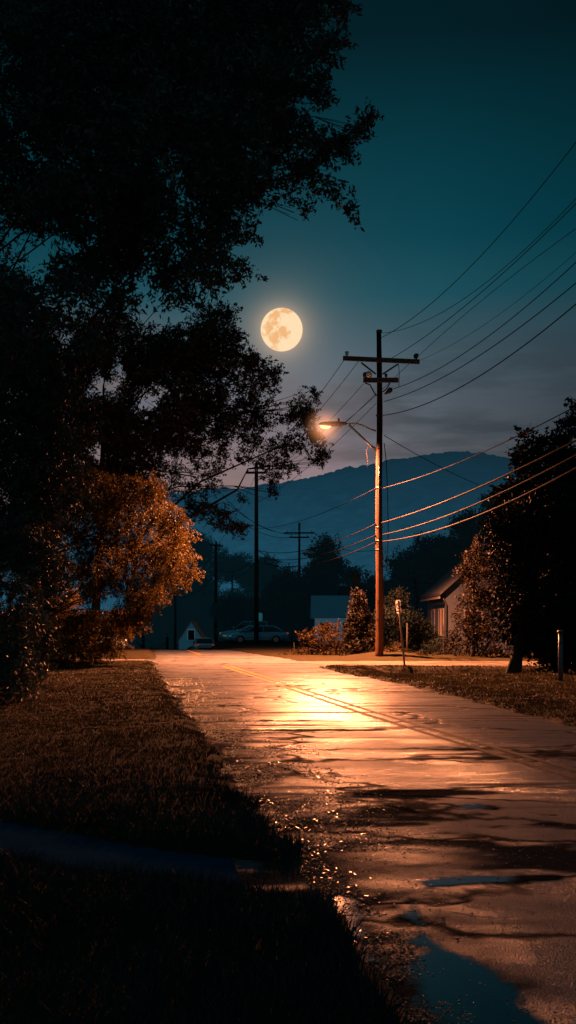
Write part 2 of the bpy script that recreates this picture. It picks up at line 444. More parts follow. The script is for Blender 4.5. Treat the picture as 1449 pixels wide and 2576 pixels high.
lawnL = lambda x, y: (edgeL(y)-x + (fbm(x*2, y*2)-.5)*np.clip(y/14, .25, .8) > np.clip((14-y)*.018, 0, .15)) & (path_dist(x, y) > .42+.2*(fbm(x*5, y*5)-.5)) & (inside_road(x, y) < .1)
p1 = scatter(190000, -6, 1, 3.2, 15, lambda x, y: lawnL(x, y) & (x > -.31*y-.6) & (R.random(len(x)) < 1-sstep(6, 14, y+2.5*(fbm(x, y)-.5))))
h1 = (.03+.07*R.random(len(p1)))*(1-.5*sstep(6, 13, p1[:, 1]))*(.6+1.1*fbm(p1[:, 0]*1.5, p1[:, 1]*1.5))
edge = np.exp(-((edgeL(p1[:, 1])-p1[:, 0])/.3)**2)*(fbm(p1[:, 0]*3, p1[:, 1]*3) > .5); h1 = h1*(1+1.0*edge)
blades('foreground_grass', p1, h1, .003+.0003*p1[:, 1], 'dark unmown grass in the near corner beside the puddle', 'grass', 'grass_near')
p2 = scatter(330000, -12, .8, 6, 42, lambda x, y: lawnL(x, y) & (x > -.31*y-.6) & (R.random(len(x)) < .04+sstep(6.5, 15, y)))
blades('lawn_grass', p2, (.02+.035*R.random(len(p2)))*(.5+1.0*fbm(p2[:, 0]*1.3, p2[:, 1]*1.3)), .003+.0004*p2[:, 1], 'short lawn left of the road fading into shadow', 'grass')
p3 = scatter(200000, 1, 13, 14, 38, lambda x, y: (x-edgeR(y)+(fbm(x*2, y*2)-.5)*.8 > 0) & (inside_road(x, y) < .1) & (x < .31*y+.6))
blades('verge_grass', p3, (.02+.045*R.random(len(p3)))*(.4+1.2*fbm(p3[:, 0]*1.6, p3[:, 1]*1.6)), .003+.0004*p3[:, 1], 'rough grass verge right of the road around the ditch', 'grass')

def flat_leaves(name, pts, size, mat, zoff, label, cat):
    n = len(pts); a = R.random(n)*2*math.pi; L = size*(.6+.8*R.random(n)); Wd = L*(.35+.3*R.random(n))
    d = np.stack([np.cos(a), np.sin(a), R.normal(0, .06, n)], -1); q = np.stack([-np.sin(a), np.cos(a), R.normal(0, .10, n)], -1)
    c = np.stack([pts[:, 0], pts[:, 1], zoff+L*.06], -1)
    v = np.stack([c-d*L[:, None]/2, c+q*Wd[:, None]/2, c+d*L[:, None]/2, c-q*Wd[:, None]/2], 1)
    o = mesh_np(name, v.reshape(-1, 3), 4, np.arange(4*n).reshape(-1, 4), mat)
    return tag(o, label, cat, kind='stuff')
M['litter'] = leaf_mat('fallen_leaf', (.020, .011, .005), (.10, .050, .018), .1, rough=.28, spec=.5)
y = 4*np.exp(R.random(9000)*math.log(38/4)); d = np.abs(R.normal(0, .45, 9000)) - .2
p4 = np.stack([edgeL(y)+d, y], -1); k = (fbm(p4[:, 0]*1.6, p4[:, 1]*1.6) > .48) & (R.random(9000) < .25+.03*y); p4 = p4[k][::3]
p5 = np.stack([R.normal(1.6, .9, 260), R.normal(7.2, .5, 260)], -1)
p6 = np.stack([R.uniform(.2, 3, 60), R.uniform(4, 6.2, 60)], -1)
pl = np.concatenate([p4, p5, p6]); pl = pl[(pl[:, 0] > edgeL(pl[:, 1])-.1) & (pl[:, 0] < edgeR(pl[:, 1]))]
flat_leaves('fallen_leaves', pl, .009+.0019*pl[:, 1], M['litter'], .012, 'wet fallen leaves scattered along the left road edge', 'leaves')
# gravel
M['gravel'] = simple('wet_gravel', (.09, .075, .065), (.04, .034, .03), .34, 30)
n = 20000; y = 3.9*np.exp(R.random(n)*math.log(30/3.9)); x = edgeL(y)+np.abs(R.normal(0, .55, n))-.1
k = (fbm(x*2+4, y*2) > .40) & ((x < edgeL(y)+.18) | (y > 7.2) | (R.random(n) < .12)); x, y = x[k], y[k]; n = len(x)
s = (.003+.006*R.random(n))*(1+.06*y)
oct_ = np.array([(1,0,0),(0,1,0),(-1,0,0),(0,-1,0),(0,0,.45),(0,0,-.3)])
v = np.stack([x, y, .008+s*.3], -1)[:, None, :] + oct_[None]*s[:, None, None]*(.7+.6*R.random((n, 6, 1)))
ft = np.array([(0,1,4),(1,2,4),(2,3,4),(3,0,4),(1,0,5),(2,1,5),(3,2,5),(0,3,5)])
tag(mesh_np('gravel', v.reshape(-1, 3), 3, (np.arange(n)[:, None, None]*6+ft[None]).reshape(-1, 3), M['gravel']), 'loose wet gravel along the left road shoulder', 'gravel', kind='stuff')

# ------------------------------------------------------------------ trees
M['bark'] = simple('bark', (.022, .018, .014), (.010, .008, .006), .9, 6, (4, 4, 1), bump=.8, bscale=12)
def leaves_mesh(C, L, aspect=.42, droop=0, bias=0):
    n = len(C)
    d = R.normal(0, 1, (n, 3)) + bias; d[:, 2] -= droop; d /= np.linalg.norm(d, axis=1)[:, None]
    u = R.normal(0, 1, (n, 3)); u -= (u*d).sum(1)[:, None]*d; u /= np.linalg.norm(u, axis=1)[:, None]
    L = L*(.6+.7*R.random(n)); w = L*aspect
    nrm = np.cross(d, u)
    v = np.stack([C-d*L[:, None]*.5, C+u*w[:, None]*.5+nrm*w[:, None]*.15-d*L[:, None]*.05, C+d*L[:, None]*.5, C-u*w[:, None]*.5+nrm*w[:, None]*.15-d*L[:, None]*.05], 1)
    return v
def crown(name, clusters, leaf, od, clump, mat, parent, droop=0, squash=.85, aspect=.42, shell=.45, gap=0, spray=0, org=(0, 0, 0)):
    """leaves grouped in twig sprays inside the cluster volumes; gap drops whole sprays so the sky shows through"""
    V = []
    for (x, y, z, r, *o) in clusters:
        dens = o[0] if o else 1.0
        nl = int(od*dens*math.pi*r*r/(leaf*leaf*aspect*.3)); per = int(min(40, max(6, clump*clump*7/(leaf*leaf))))
        nc = max(4, nl//per)
        d = R.normal(0, 1, (nc, 3)); d /= np.linalg.norm(d, axis=1)[:, None]
        c = np.array([x, y, z]) + d*(r*R.random(nc)**shell)[:, None]*np.array([1, 1, squash])
        if gap:
            g = fbm((c[:, 0]+org[0])*.9/clump*.25+c[:, 1]*.05, (c[:, 2]+org[2])*.9/clump*.25, 3)
            c = c[g > gap]; d = d[g > gap]; nc = len(c)
            if nc == 0: continue
        ax = d*np.array([1, 1, .6]) + R.normal(0, .55, (nc, 3)) + np.array([0, 0, -.25-droop]); ax /= np.linalg.norm(ax, axis=1)[:, None]
        t_ = R.random((nc, per)); u = R.normal(0, 1, (nc, per, 3)); u /= np.linalg.norm(u, axis=2)[..., None]
        wid = clump*(.75-.5*t_)*R.random((nc, per))**.5 if spray else clump*R.random((nc, per))**.45
        pts = c[:, None, :] + ax[:, None, :]*((t_-.4)*clump*(2.2 if spray else .8))[..., None] + u*wid[..., None]
        V.append(leaves_mesh(pts.reshape(-1, 3), leaf, aspect, droop, np.repeat(ax, per, 0)*(1.1 if spray else .3)))
    v = np.concatenate(V)
    return mesh_np(name, v.reshape(-1, 3), 4, np.arange(len(v)*4).reshape(-1, 4), mat, parent)
def limbs(base, top, rb, clusters, wig=.3, step=1, r_end=.02, thin=1.0):
    mb = MB(); base = np.array(base, float); top = np.array(top, float)
    pts = [base+(top-base)*t+np.array([math.sin(t*5)*.12, math.cos(t*4)*.12, 0])*rb*3*t for t in np.linspace(0, 1, 9)]
    rr = [rb*(1.35 if i == 0 else 1)*(1-.6*i/8) for i in range(9)]
    mb.tube(pts, rr, 10)
    for c in clusters[::step]:
        e = np.array(c[:3]); k = R.uniform(.25, .95)
        if e[2] < base[2]+.3*(top[2]-base[2]): k = R.uniform(.1, .35)
        s = base+(top-base)*k; L = np.linalg.norm(e-s)
        mid = s+(e-s)*.5+np.array([R.normal(0, .1), R.normal(0, .1), .12])*L
        mid2 = s+(e-s)*.78+np.array([R.normal(0, .06), R.normal(0, .06), .08])*L
        r0 = min(rb*.5*(1-.5*k), (.02+.028*L)*thin)
        mb.tube([s, s+(mid-s)*.5+np.array([0, 0, .03*L]), mid, mid2, e], [r0, r0*.8, r0*.55, r0*.35, r_end*.5], 6)
        for _ in range(3):
            q = e+R.normal(0, 1, 3)*c[3]*.55
            mb.tube([mid2, (mid2+q)/2+R.normal(0, .1, 3)*c[3], q], [r0*.3, r0*.2, .006], 4)
    return mb
def local(cl, o): return [(c[0]-o[0], c[1]-o[1], c[2]-o[2], *c[3:]) for c in cl]
def tree(name, label, cat, base, topz, rb, clusters, leaf, od, clump, mat, group=None, droop=0, lean=(0, 0), step=1, thin=1.0, **kw):
    base = (base[0], base[1], float(ground_h(base[0], base[1]))-.05)
    t = empty(name, base); tag(t, label, cat, group)
    cl = local(clusters, base)
    crown('crown', cl, leaf, od, clump, mat, t, droop, org=base, **kw)
    if rb: limbs((0, 0, 0), (lean[0], lean[1], topz-base[2]), rb, cl, step=step, thin=thin).build('trunk', M['bark'], t)
    return t
def CL(lst, Y, dY=0):
    out = []
    for c in lst:
        yy = Y+R.uniform(-dY, dY); x, y, z = W(c[0], c[1], yy)
        out.append((x, y, z, c[2]/F*yy, c[3] if len(c) > 3 else 1.0))
    return out

M['leafA'] = leaf_mat('oak_leaf', (.045, .060, .052), (.095, .105, .085), .1)
M['leafB'] = leaf_mat('maple_leaf', (.022, .020, .014), (.055, .042, .024), .2)
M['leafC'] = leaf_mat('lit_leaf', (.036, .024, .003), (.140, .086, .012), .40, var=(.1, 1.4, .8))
M['leafD'] = leaf_mat('hedge_leaf', (.005, .004, .003), (.021, .0125, .0045), .12)
M['leafN2'] = leaf_mat('conifer_needles', (.007, .007, .005), (.020, .014, .008), .06)
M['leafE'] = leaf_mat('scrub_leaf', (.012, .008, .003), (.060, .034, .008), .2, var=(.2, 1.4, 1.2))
M['leafN'] = leaf_mat('night_leaf', (.010, .016, .017), (.022, .028, .026), .02, spec=.02)

A = CL([(40,-30,170),(250,-40,190),(450,-30,160),(620,0,120),(740,10,100),(820,-10,70),(850,20,38,.7),
        (60,110,190),(260,110,170,.9),(440,110,150),(600,110,130),(720,110,100),(800,120,55,.9),(840,110,32,.7),
        (80,250,190),(270,270,170,.75),(450,240,150),(600,240,130),(720,230,100),(800,215,45,.8),(825,235,28,.8),
        (60,400,190),(250,410,180),(430,380,160),(580,380,130),(700,360,95),(770,345,45),(820,370,40,1.5),(860,365,28,2.5),(888,348,28,2.5),(912,318,26,2.5),(928,300,16,3),(900,335,24,2),
        (640,470,75),(720,490,55,.9),(770,430,55),(810,450,40),(840,480,32),(865,505,26),(885,525,15),(740,535,28),(690,520,40),(770,520,20),
        (60,600,190),(230,580,150,.9),(390,540,120),(520,500,95),(560,580,60,.7),(620,590,32,.8),(645,592,16),(470,590,80,.7),
        (70,800,170),(200,720,110,.7),(430,680,75,.7),(530,665,65,.6),(590,685,35,.8),(620,682,22,.8),(330,730,60,.55),(440,745,55,.5),(520,720,45,.5),(240,640,80,.6),(300,790,60,.5)], 20, 2.2)
A += CL([(15,1500,80,1.4),(20,1590,70,1.2),(15,1670,80,1.3),(10,1380,100,1.3)], 20, .8)
A += CL([(470,620,70),(540,560,70),(540,690,50,.8),(420,700,70,.8),(300,560,90),(600,460,70),(330,660,80,.8),(50,960,150,1.5),(60,1120,150,1.5),(150,1060,110),(40,1290,150,1.5),(150,1230,90),(45,1440,130,1.5),(20,1580,120,1.5),(70,1640,70,1.5),(30,1690,70,1.5),(40,860,140,1.5),(170,880,110),(40,700,130,1.5),(40,500,130,1.5),(40,330,120,1.5),(180,500,120),(330,470,110),(480,430,90),(520,330,110),(380,300,110),(330,150,110),(520,150,100),(660,200,80),(680,300,70),(160,300,100)], 22, 1.5)
tree('broadleaf_tree', 'huge dark broadleaf tree overhanging the lawn from the left, tallest in view', 'tree', (-6.7, 20.5), 13, .42, A, .125, 2.1, .24, M['leafA'], lean=(-1.3, .3), step=4, thin=.09, aspect=.36, gap=.365, spray=1)

B = CL([(240,870,100),(330,860,60,.8),(400,880,80),(520,810,60),(570,790,32),(560,840,50),(480,890,80),(590,910,60),(160,930,110),
        (300,980,120),(430,990,110),(550,1000,100),(640,920,40),(655,965,50),(690,935,22),(640,1050,70,.8),(745,1030,48),(790,990,22,.8),(760,1000,30),(770,1060,34),(790,1100,30),(805,1130,26),(800,1160,22),
        (735,1110,36,.8),(690,1140,45,.8),(570,1110,90,.65),(430,1120,100,.7),(300,1120,120),(180,1080,120),(120,1210,110),(250,1230,90),(400,1200,70,.55),(520,1190,60,.4),
        (620,1180,50,.5),(600,1230,40,.55),(680,1200,34,.6),(690,1240,20,.6),(735,1180,22,.7),(480,1230,40,.5),(500,1280,36),(550,1295,38),(590,1325,28),(612,1330,14)], 62, 3)
tree('maple_tree', 'lacy brownish tree silhouetted below the moon, its twigs beside the street lamp', 'tree', (-11.8, 62), 14, .3, B + CL([(200,950,110,1.6),(330,920,100,1.5),(450,900,90,1.4),(540,890,70,1.3),(300,1050,110,1.4),(430,1060,100,1.2),(540,1040,80,1),(180,1130,100,1.3),(300,1170,90,1),(250,820,80)], 62, 3), .18, 2.0, .38, M['leafB'], lean=(.8, 0), step=2, thin=.25, gap=.33, spray=1)

Cc = CL([(400,1290,60,.8),(440,1330,52),(300,1270,90),(200,1350,95),(330,1380,95),(450,1400,45),(478,1445,26),(420,1455,50),(250,1450,100),(140,1440,90),
         (330,1510,60),(370,1500,28),(180,1560,90),(285,1570,50),(120,1620,80),(210,1625,50),(100,1680,60),(160,1690,40),(240,1660,26),(150,1600,90),(230,1540,80),(300,1560,60),(60,1560,90),(60,1440,90),(260,1620,44),(330,1565,30),(365,1535,24),(290,1625,30),(390,1500,28),(150,1520,80),(90,1600,70),(340,1560,36),(420,1400,60),(460,1350,40),(380,1240,50),(90,1350,90),(230,1250,80)], 39, 1.8)
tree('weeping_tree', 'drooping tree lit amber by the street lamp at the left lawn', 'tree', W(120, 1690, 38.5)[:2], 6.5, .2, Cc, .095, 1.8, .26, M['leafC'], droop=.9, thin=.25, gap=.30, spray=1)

Rr = CL([(1335,1105,34,.7),(1415,1105,40,.7),(1340,1150,44,.8),(1310,1140,22,.7),(1365,1110,30,.7),(1390,1145,45,.8),(1440,1065,30),(1452,1020,22),(1449,1180,80),(1370,1190,70),(1310,1160,24,.8),(1400,1300,120),(1310,1260,70),(1290,1330,80),
         (1350,1400,120),(1449,1440,120),(1300,1420,50,.8),(1340,1520,100),(1449,1300,110),(1380,1560,100),(1430,1560,120),(1290,1500,46,.8),(1290,1580,50,.9),(1340,1610,66),(1440,1640,60),(1390,1650,40)], 34.5, .9)
tree('shade_tree', 'tall black shade tree filling the right edge behind the short post', 'tree', W(1288, 1695, 33.8)[:2], 6.0, .22, Rr, .15, 3.4, .24, M['leafN'], lean=(1.2, .3), thin=.3, gap=.30, spray=1)
tree('shade_tree', 'dark tree at the far right edge with a bare trunk behind the short post', 'tree', W(1400, 1690, 36)[:2], 7, .16,
     CL([(1500,1250,120),(1520,1420,120),(1480,1540,100),(1420,1500,90),(1430,1600,80),(1380,1540,90),(1350,1600,60),(1460,1650,60)], 35.5, 1), .15, 2.0, .24, M['leafN'], lean=(1, .5))
Sb = CL([(1200,1400,36),(1180,1440,36),(1225,1450,60),(1195,1500,44),(1240,1520,60),(1180,1560,40),(1215,1580,56),(1145,1602,26),(1180,1630,40),(1130,1632,14),(1240,1630,50),(1210,1370,24,.6)], 47, 1.2)
tree('laurel_bush', 'leafy bush catching lamplight in front of the pale gabled house', 'bush', W(1190, 1660, 47)[:2], 4.5, .09, Sb, .14, 1.25, .25, M['leafD'])
def conifer(label, dx, dyb, dyt, hw, Y, leaf, mat, name='conifer', group=None):
    c = []
    for i in range(9):
        t = i/8; c.append((dx+R.uniform(-4, 4), dyb-(dyb-dyt)*(.06+.9*t), max(6, hw*(1-.5*t)*.75)))
        if t < .7: c += [(dx-hw*(1-.6*t)*.6, dyb-(dyb-dyt)*(.04+.9*t), hw*(1-.6*t)*.5), (dx+hw*(1-.6*t)*.6, dyb-(dyb-dyt)*(.04+.9*t), hw*(1-.6*t)*.5)]
    x, y, z = W(dx, dyt, Y)
    return tree(name, label, 'conifer', (x, Y), z-.8, .08, CL(c, Y, .4), leaf, 2.6, .2, mat, group)
conifer('broad dark evergreen immediately left of the main utility pole', 903, 1650, 1490, 46, 49, .13, M['leafN2'])
tree('shrub', 'low amber lit shrub left of the conifer, facing the junction', 'bush', W(820, 1652, 50)[:2], 1.0, .04,
     CL([(820,1590,32),(790,1615,36),(850,1615,36),(825,1640,40),(775,1640,22),(868,1640,24),(800,1585,18),(840,1580,18),(745,1640,16),(760,1600,14,.6)], 50, .8), .12, 1.0, .22, M['leafE'], gap=.12, spray=1)
tree('shrub', 'sprawling ivy covered shrub around the foot of the main utility pole', 'bush', (4.9, 46.8), .8, .03,
     CL([(985,1640,24),(1020,1648,20),(1055,1652,18),(960,1650,16),(1085,1655,12),(930,1655,12),(1000,1625,14)], 46.8, .5), .10, 1.3, .15, M['leafE'], squash=.5)
tree('shrub', 'straggling low shrub along the kerb left of the main utility pole', 'bush', W(740, 1655, 50.5)[:2], .7, .03,
     CL([(720,1650,9),(745,1652,10),(770,1653,9),(700,1652,6),(880,1652,8),(800,1654,8)], 50.5, .4), .10, 1.0, .12, M['leafD'], squash=.4)
for dx, Y, lab, top in ((1000, 55, 'tall dark hedge tree behind the leaning road sign', 1480), (1060, 57, 'dark hedge tree between the road sign and the pale house', 1560)):
    tree('hedge_tree', lab, 'tree', W(dx, 1640, Y)[:2], W(dx, top, Y)[2], .09,
         CL([(dx, top+25, 34), (dx-22, top+70, 38), (dx+24, top+70, 36), (dx, 1600, 44), (dx-28, 1630, 26), (dx+26, 1630, 26)], Y, 1), .15, 1.6, .25, M['leafN'], 'hedge trees behind the sign')
tree('shrub', 'small dark shrub under the windows of the pale house', 'bush', (7.9, 52), 1.6, .04, CL([(1090,1630,26),(1110,1615,18),(1130,1632,24),(1070,1640,16)], 52, .5), .11, 1.3, .16, M['leafN'])
M['leafFar'] = leaf_mat('far_leaf', (.018, .022, .018), (.045, .045, .034), .15, (.06, .32, .46), .011)  # blue emission painted in as distance haze
M['leafFar2'] = leaf_mat('far_hazy_leaf', (.016, .022, .020), (.038, .042, .036), .15, (.05, .36, .52), .020)  # stronger painted haze for the hazier trees
far = [(1300,1195,75,64,0,'dark treetop just left of the right shade tree'),(1215,1290,85,66,0,'dark tree over the ridge of the pale house'),(1130,1355,85,72,0,'low dark tree left of the pale house ridge'),(1045,1400,80,76,0,'low dark tree just right of the main pole'),(1010,1380,85,82,0,'dense dark tree right behind the main pole at hedge height'),(1090,1390,90,76,0,'dense dark tree left of the pale house roof ridge'),(1160,1330,90,70,0,'bulky dark tree over the pale house'),(1245,1250,85,68,0,'dark tree between the pale house and the shade trees'),(930,1440,70,88,0,'dense dark tree left of the main pole'),(700,1460,80,92,0,'dense dark tree right behind the thick dark pole'),(800,1430,85,90,0,'dense dark tree over the pale blue house roof'),(440,1490,90,185,1,'broad hazy tree low behind the small gabled house'),(540,1500,70,160,1,'hazy shrubby tree right of the small gabled house'),(380,1440,80,190,1,'hazy tree behind the left edge of the road crest'),(420,1455,95,150,1,'hazy tree rising above the small gabled house'),(500,1330,95,175,1,'hazy tall tree behind the left distant pole'),(585,1390,85,165,1,'hazy tree between the two left distant poles'),
       (670,1395,80,150,1,'hazy tree behind the thick dark pole'),(600,1500,85,98,0,'round dark tree behind the parked cars'),(735,1420,70,140,0,'tree left of the distant crossarm pole'),
       (825,1338,80,120,0,'big rounded tree on the skyline right of the distant crossarm pole'),(890,1420,60,115,0,'tree behind the pale blue house and chimney'),(735,1520,60,94,0,'dark tree between the cars and the pale blue house'),
       (360,1520,70,120,1,'dim tree glimpsed under the amber foliage'),(1010,1395,75,92,0,'tree behind the main pole, its top against the hill'),(1095,1340,85,100,0,'tall dark tree above the pale house roof'),
       (1180,1290,90,95,0,'taller dark tree right of the pale house roof'),(1260,1230,90,90,0,'tallest dark tree behind the right shade trees'),(960,1450,50,86,0,'narrow dark tree directly behind the main pole'),(660,1530,45,96,0,'low dark tree behind the car roofs')]
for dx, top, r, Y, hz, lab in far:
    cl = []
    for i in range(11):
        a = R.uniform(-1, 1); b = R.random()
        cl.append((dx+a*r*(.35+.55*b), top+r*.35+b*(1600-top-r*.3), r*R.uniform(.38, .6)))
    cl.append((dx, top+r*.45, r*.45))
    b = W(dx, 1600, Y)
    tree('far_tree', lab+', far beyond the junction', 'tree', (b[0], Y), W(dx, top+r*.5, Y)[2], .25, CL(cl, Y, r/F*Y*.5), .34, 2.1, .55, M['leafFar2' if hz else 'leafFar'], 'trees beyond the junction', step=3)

# forest hill
def hill_mat():
    m, t, p = material('forested_hill')
    co = t.new('ShaderNodeTexCoord').outputs['Object']
    n = t.noise(co, .09, 8, .75); n2 = t.noise(co, .012, 4)
    t.l.new(t.mix(n, (.012, .022, .026), (.03, .045, .05)), p.inputs['Base Color']); p.inputs['Roughness'].default_value = 1
    p.inputs['Specular IOR Level'].default_value = 0
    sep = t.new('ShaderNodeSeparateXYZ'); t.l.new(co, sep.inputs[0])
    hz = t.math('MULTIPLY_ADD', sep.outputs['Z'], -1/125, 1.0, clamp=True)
    e = t.mix(hz, (.0035, .018, .031), (.0095, .056, .092))  # airlight painted as emission, stronger low on the slope
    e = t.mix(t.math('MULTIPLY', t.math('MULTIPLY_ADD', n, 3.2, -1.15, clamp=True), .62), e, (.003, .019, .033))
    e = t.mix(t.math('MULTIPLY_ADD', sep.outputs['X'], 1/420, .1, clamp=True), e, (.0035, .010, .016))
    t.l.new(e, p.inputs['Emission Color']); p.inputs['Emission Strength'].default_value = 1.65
    return m
M['hill'] = hill_mat()
rdx = np.array([-900, -200, 300, 430, 500, 560, 620, 700, 800, 870, 1000, 1060, 1120, 1180, 1250, 1330, 1450, 1700, 2400])
rdy = np.array([1420, 1330, 1265, 1250, 1240, 1232, 1228, 1216, 1198, 1180, 1160, 1150, 1145, 1149, 1160, 1188, 1240, 1340, 1450])
hx = np.linspace(-480, 520, 520); hy = np.linspace(430, 1000, 110)
HX, HY = np.meshgrid(hx, hy, indexing='ij')
def hill_h(x, y):
    ridge = np.interp(x/800*F+724.5, rdx, rdy); z = CAMZ+(1570-ridge)/F*800
    prof = np.where(y < 800, sstep(400, 800, y)**.9, 1-.9*sstep(800, 1050, y))
    h = z*prof + (fbm(x*.012, y*.012, 4)-.5)*26*prof*(1-np.exp(-((y-800)/70)**2))
    return h - 4 + (fbm(x*.16, y*.16, 3)-.5)*4.2 + np.maximum(0, vnoise(x*.3, y*.3)-.55)*3.5 + 2
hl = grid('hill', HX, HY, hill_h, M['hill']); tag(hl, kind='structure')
hl.data.polygons.foreach_set('use_smooth', np.zeros(len(hl.data.polygons), dtype=bool))

# ------------------------------------------------------------------ poles and lamp
M['wood'] = simple('lamp_graded_wood', (.062, .025, .009), (.023, .010, .004), .85, 5, (14, 14, .6), bump=1, bscale=9, spec=.15)
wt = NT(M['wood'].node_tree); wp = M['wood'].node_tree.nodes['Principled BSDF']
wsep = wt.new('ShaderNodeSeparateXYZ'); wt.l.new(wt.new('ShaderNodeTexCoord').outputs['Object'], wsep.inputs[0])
wl = wp.inputs['Base Color'].links[0].from_socket   # base colour graded darker near the lamp to even out its light
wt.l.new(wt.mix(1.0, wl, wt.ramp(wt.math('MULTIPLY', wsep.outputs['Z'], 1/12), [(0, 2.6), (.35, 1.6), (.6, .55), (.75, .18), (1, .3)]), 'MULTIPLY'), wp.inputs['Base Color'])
M['darkwood'] = simple('dark_timber', (.035, .026, .02), (.018, .014, .011), .85, 5, (3, 3, 3), bump=.5)
M['steel'] = simple('galvanised_steel', (.33, .33, .33), (.2, .2, .2), .4, 10, metallic=.8)
M['housing'] = simple('lamp_housing', (.20, .19, .18), (.13, .12, .12), .45, 6, metallic=.3)
M['porcelain'] = simple('porcelain', (.55, .55, .52), (.4, .4, .38), .25)
M['iron'] = simple('dark_iron', (.03, .03, .03), (.018, .018, .018), .5, metallic=.4)
M['wire'] = simple('wire_dark', (.010, .0055, .005), (.006, .004, .0035), .8, .4, spec=.08)
M['cable'] = simple('cable_sheath', (.015, .0095, .006), (.011, .007, .0045), .8, .4, spec=.1)
PX, PY = W(954, 1600, 45.5)[:2]
pole = empty('utility_pole', (PX, PY, 0)); tag(pole, 'tall wooden utility pole with two crossarms at the junction, lit orange low down', 'utility pole')
zs = np.linspace(-.3, 14.55, 24)
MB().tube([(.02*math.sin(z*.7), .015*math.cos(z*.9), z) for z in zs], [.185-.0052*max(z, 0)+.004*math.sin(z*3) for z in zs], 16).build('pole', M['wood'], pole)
MB().tube([(0, 0, 14.56), (0, 0, 14.66)], [.135, .125], 16).build('pole_cap', M['iron'], pole)
def P45(dx, dy, off=0): x, y, z = W(dx, dy, 45.5); return (x-PX, off, z)
MB().bar(P45(862, 904, -.2), P45(1054, 913, -.2), .14, .19).build('crossarm', M['darkwood'], pole, .01)
MB().bar(P45(913, 959, -.2), P45(1001, 959, -.2), .14, .2).build('crossarm', M['darkwood'], pole, .01)
for a, b in (((908, 914), (945, 943)), ((1000, 918), (962, 943))): MB().bar(P45(*a, -.13), P45(*b, -.13), .03, .07).build('brace', M['darkwood'], pole)
MB().tube([P45(918, 966, -.16), P45(930, 970, -.16), P45(938, 985, -.16), P45(946, 998, -.16)], .03, 6).build('brace', M['darkwood'], pole)
MB().tube([P45(980, 966, -.16), P45(972, 980, -.16), P45(962, 988, -.16)], .03, 6).build('brace', M['darkwood'], pole)
def insul(dx, dy, mat, name='insulator', s=1):
    x, y, z = P45(dx, dy, -.2)
    MB().tube([(x, y, z-.1), (x, y, z), (x, y, z+.06*s), (x, y, z+.07*s), (x, y, z+.17*s), (x, y, z+.2*s)], [.03*s, .03*s, .09*s, .06*s, .1*s, .05*s], 10).build(name, mat, pole)
insul(872, 898, M['porcelain']); insul(1046, 905, M['iron'], s=1.1); insul(1042, 904, M['iron'], s=.7); insul(970, 952, M['iron'], s=.8)
x, y, z = P45(926, 946, -.25); MB().ball((x, y, z), .16, .16, .16).build('insulator', M['porcelain'], pole)
x, y, z = P45(917, 947, -.25); MB().ball((x, y, z), .1, .1, .14).build('insulator', M['iron'], pole)
x, y, z = P45(979, 985, -.2); MB().tube([(x-.2, y+.15, z-.12), (x-.05, y, z-.05), (x+.05, y, z+.05), (x+.12, y, z+.1)], [.03, .1, .12, .03], 8).build('insulator', M['iron'], pole)
MB().tube([P45(1001, 918, -.22), P45(1003, 940, -.24), P45(1002, 976, -.24)], .014, 5).build('jumper_wire', M['iron'], pole)
MB().tube([P45(966, 1115, -.05), P45(971, 1160, -.1), P45(974, 1230, -.12), P45(976, 1340, -.12), P45(973, 1440, -.1)], .02, 5).build('ground_wire', M['iron'], pole)
MB().tube([P45(945, 1128, -.1), P45(930, 1120, -.2), P45(921, 1135, -.2), P45(924, 1160, -.2), P45(926, 1180, -.2)], .014, 5).build('loose_wire', M['wire'], pole)
for dz in (10.87, 5.9, 5.3, 4.9, 7.65):
    MB().tube([(0, 0, dz-.03), (0, 0, dz+.03)], [.19-.0052*dz+.012]*2, 16).build('clamp_band', M['iron'], pole)

for k, (dz, a) in enumerate(((1.55, 200), (1.8, 235), (2.1, 215), (2.6, 250))):
    a = rad(a); r_ = .19-.0052*dz+.006; c_, s_ = math.cos(a), math.sin(a)
    MB().bar((r_*c_, r_*s_, dz-.06-.02*k), (r_*c_, r_*s_, dz+.06), .07, .012).build('pole_tag', M['steel'] if k % 2 else M['porcelain'], pole)
MB().tube([(.16*math.cos(rad(255))*(1-.02*z), .18*math.sin(rad(255))*(1-.02*z)-.012, z) for z in np.linspace(0, 8.6, 18)], .014, 6).build('conduit', M['iron'], pole)
lamp = empty('street_lamp', (PX, PY, 9.2)); tag(lamp, 'glowing cobra head street lamp on a curved arm bracketed to the wooden pole', 'street lamp')
def PL(dx, dy, off=0): x, y, z = W(dx, dy, 45.5); return (x-PX, off, z-9.2)
MB().tube([PL(946, 1084), PL(930, 1079), PL(912, 1070), PL(895, 1065), PL(868, 1066)], [.035, .035, .033, .032, .03], 8).build('arm', M['steel'], lamp)
MB().tube([PL(947, 1134), PL(930, 1119), PL(905, 1094), PL(878, 1069)], .045, 8).build('brace', M['steel'], lamp)
def ring(dx, dyt, dyb, hw):
    a = PL(dx, dyt); b = PL(dx, dyb); zc = (a[2]+b[2])/2; hz = (a[2]-b[2])/2
    return [(a[0], hw*math.cos(2*math.pi*k/14), zc+hz*(math.sin(2*math.pi*k/14) if math.sin(2*math.pi*k/14) < 0 else math.sin(2*math.pi*k/14)**.8)) for k in range(14)]
MB().loft([ring(872, 1063.5, 1068, .05), ring(866, 1061, 1070, .09), ring(850, 1060, 1072.5, .13), ring(835, 1060, 1073, .19), ring(815, 1061, 1072, .21), ring(806, 1063, 1071, .17), ring(802, 1065, 1069, .06)]).build('housing', M['housing'], lamp)
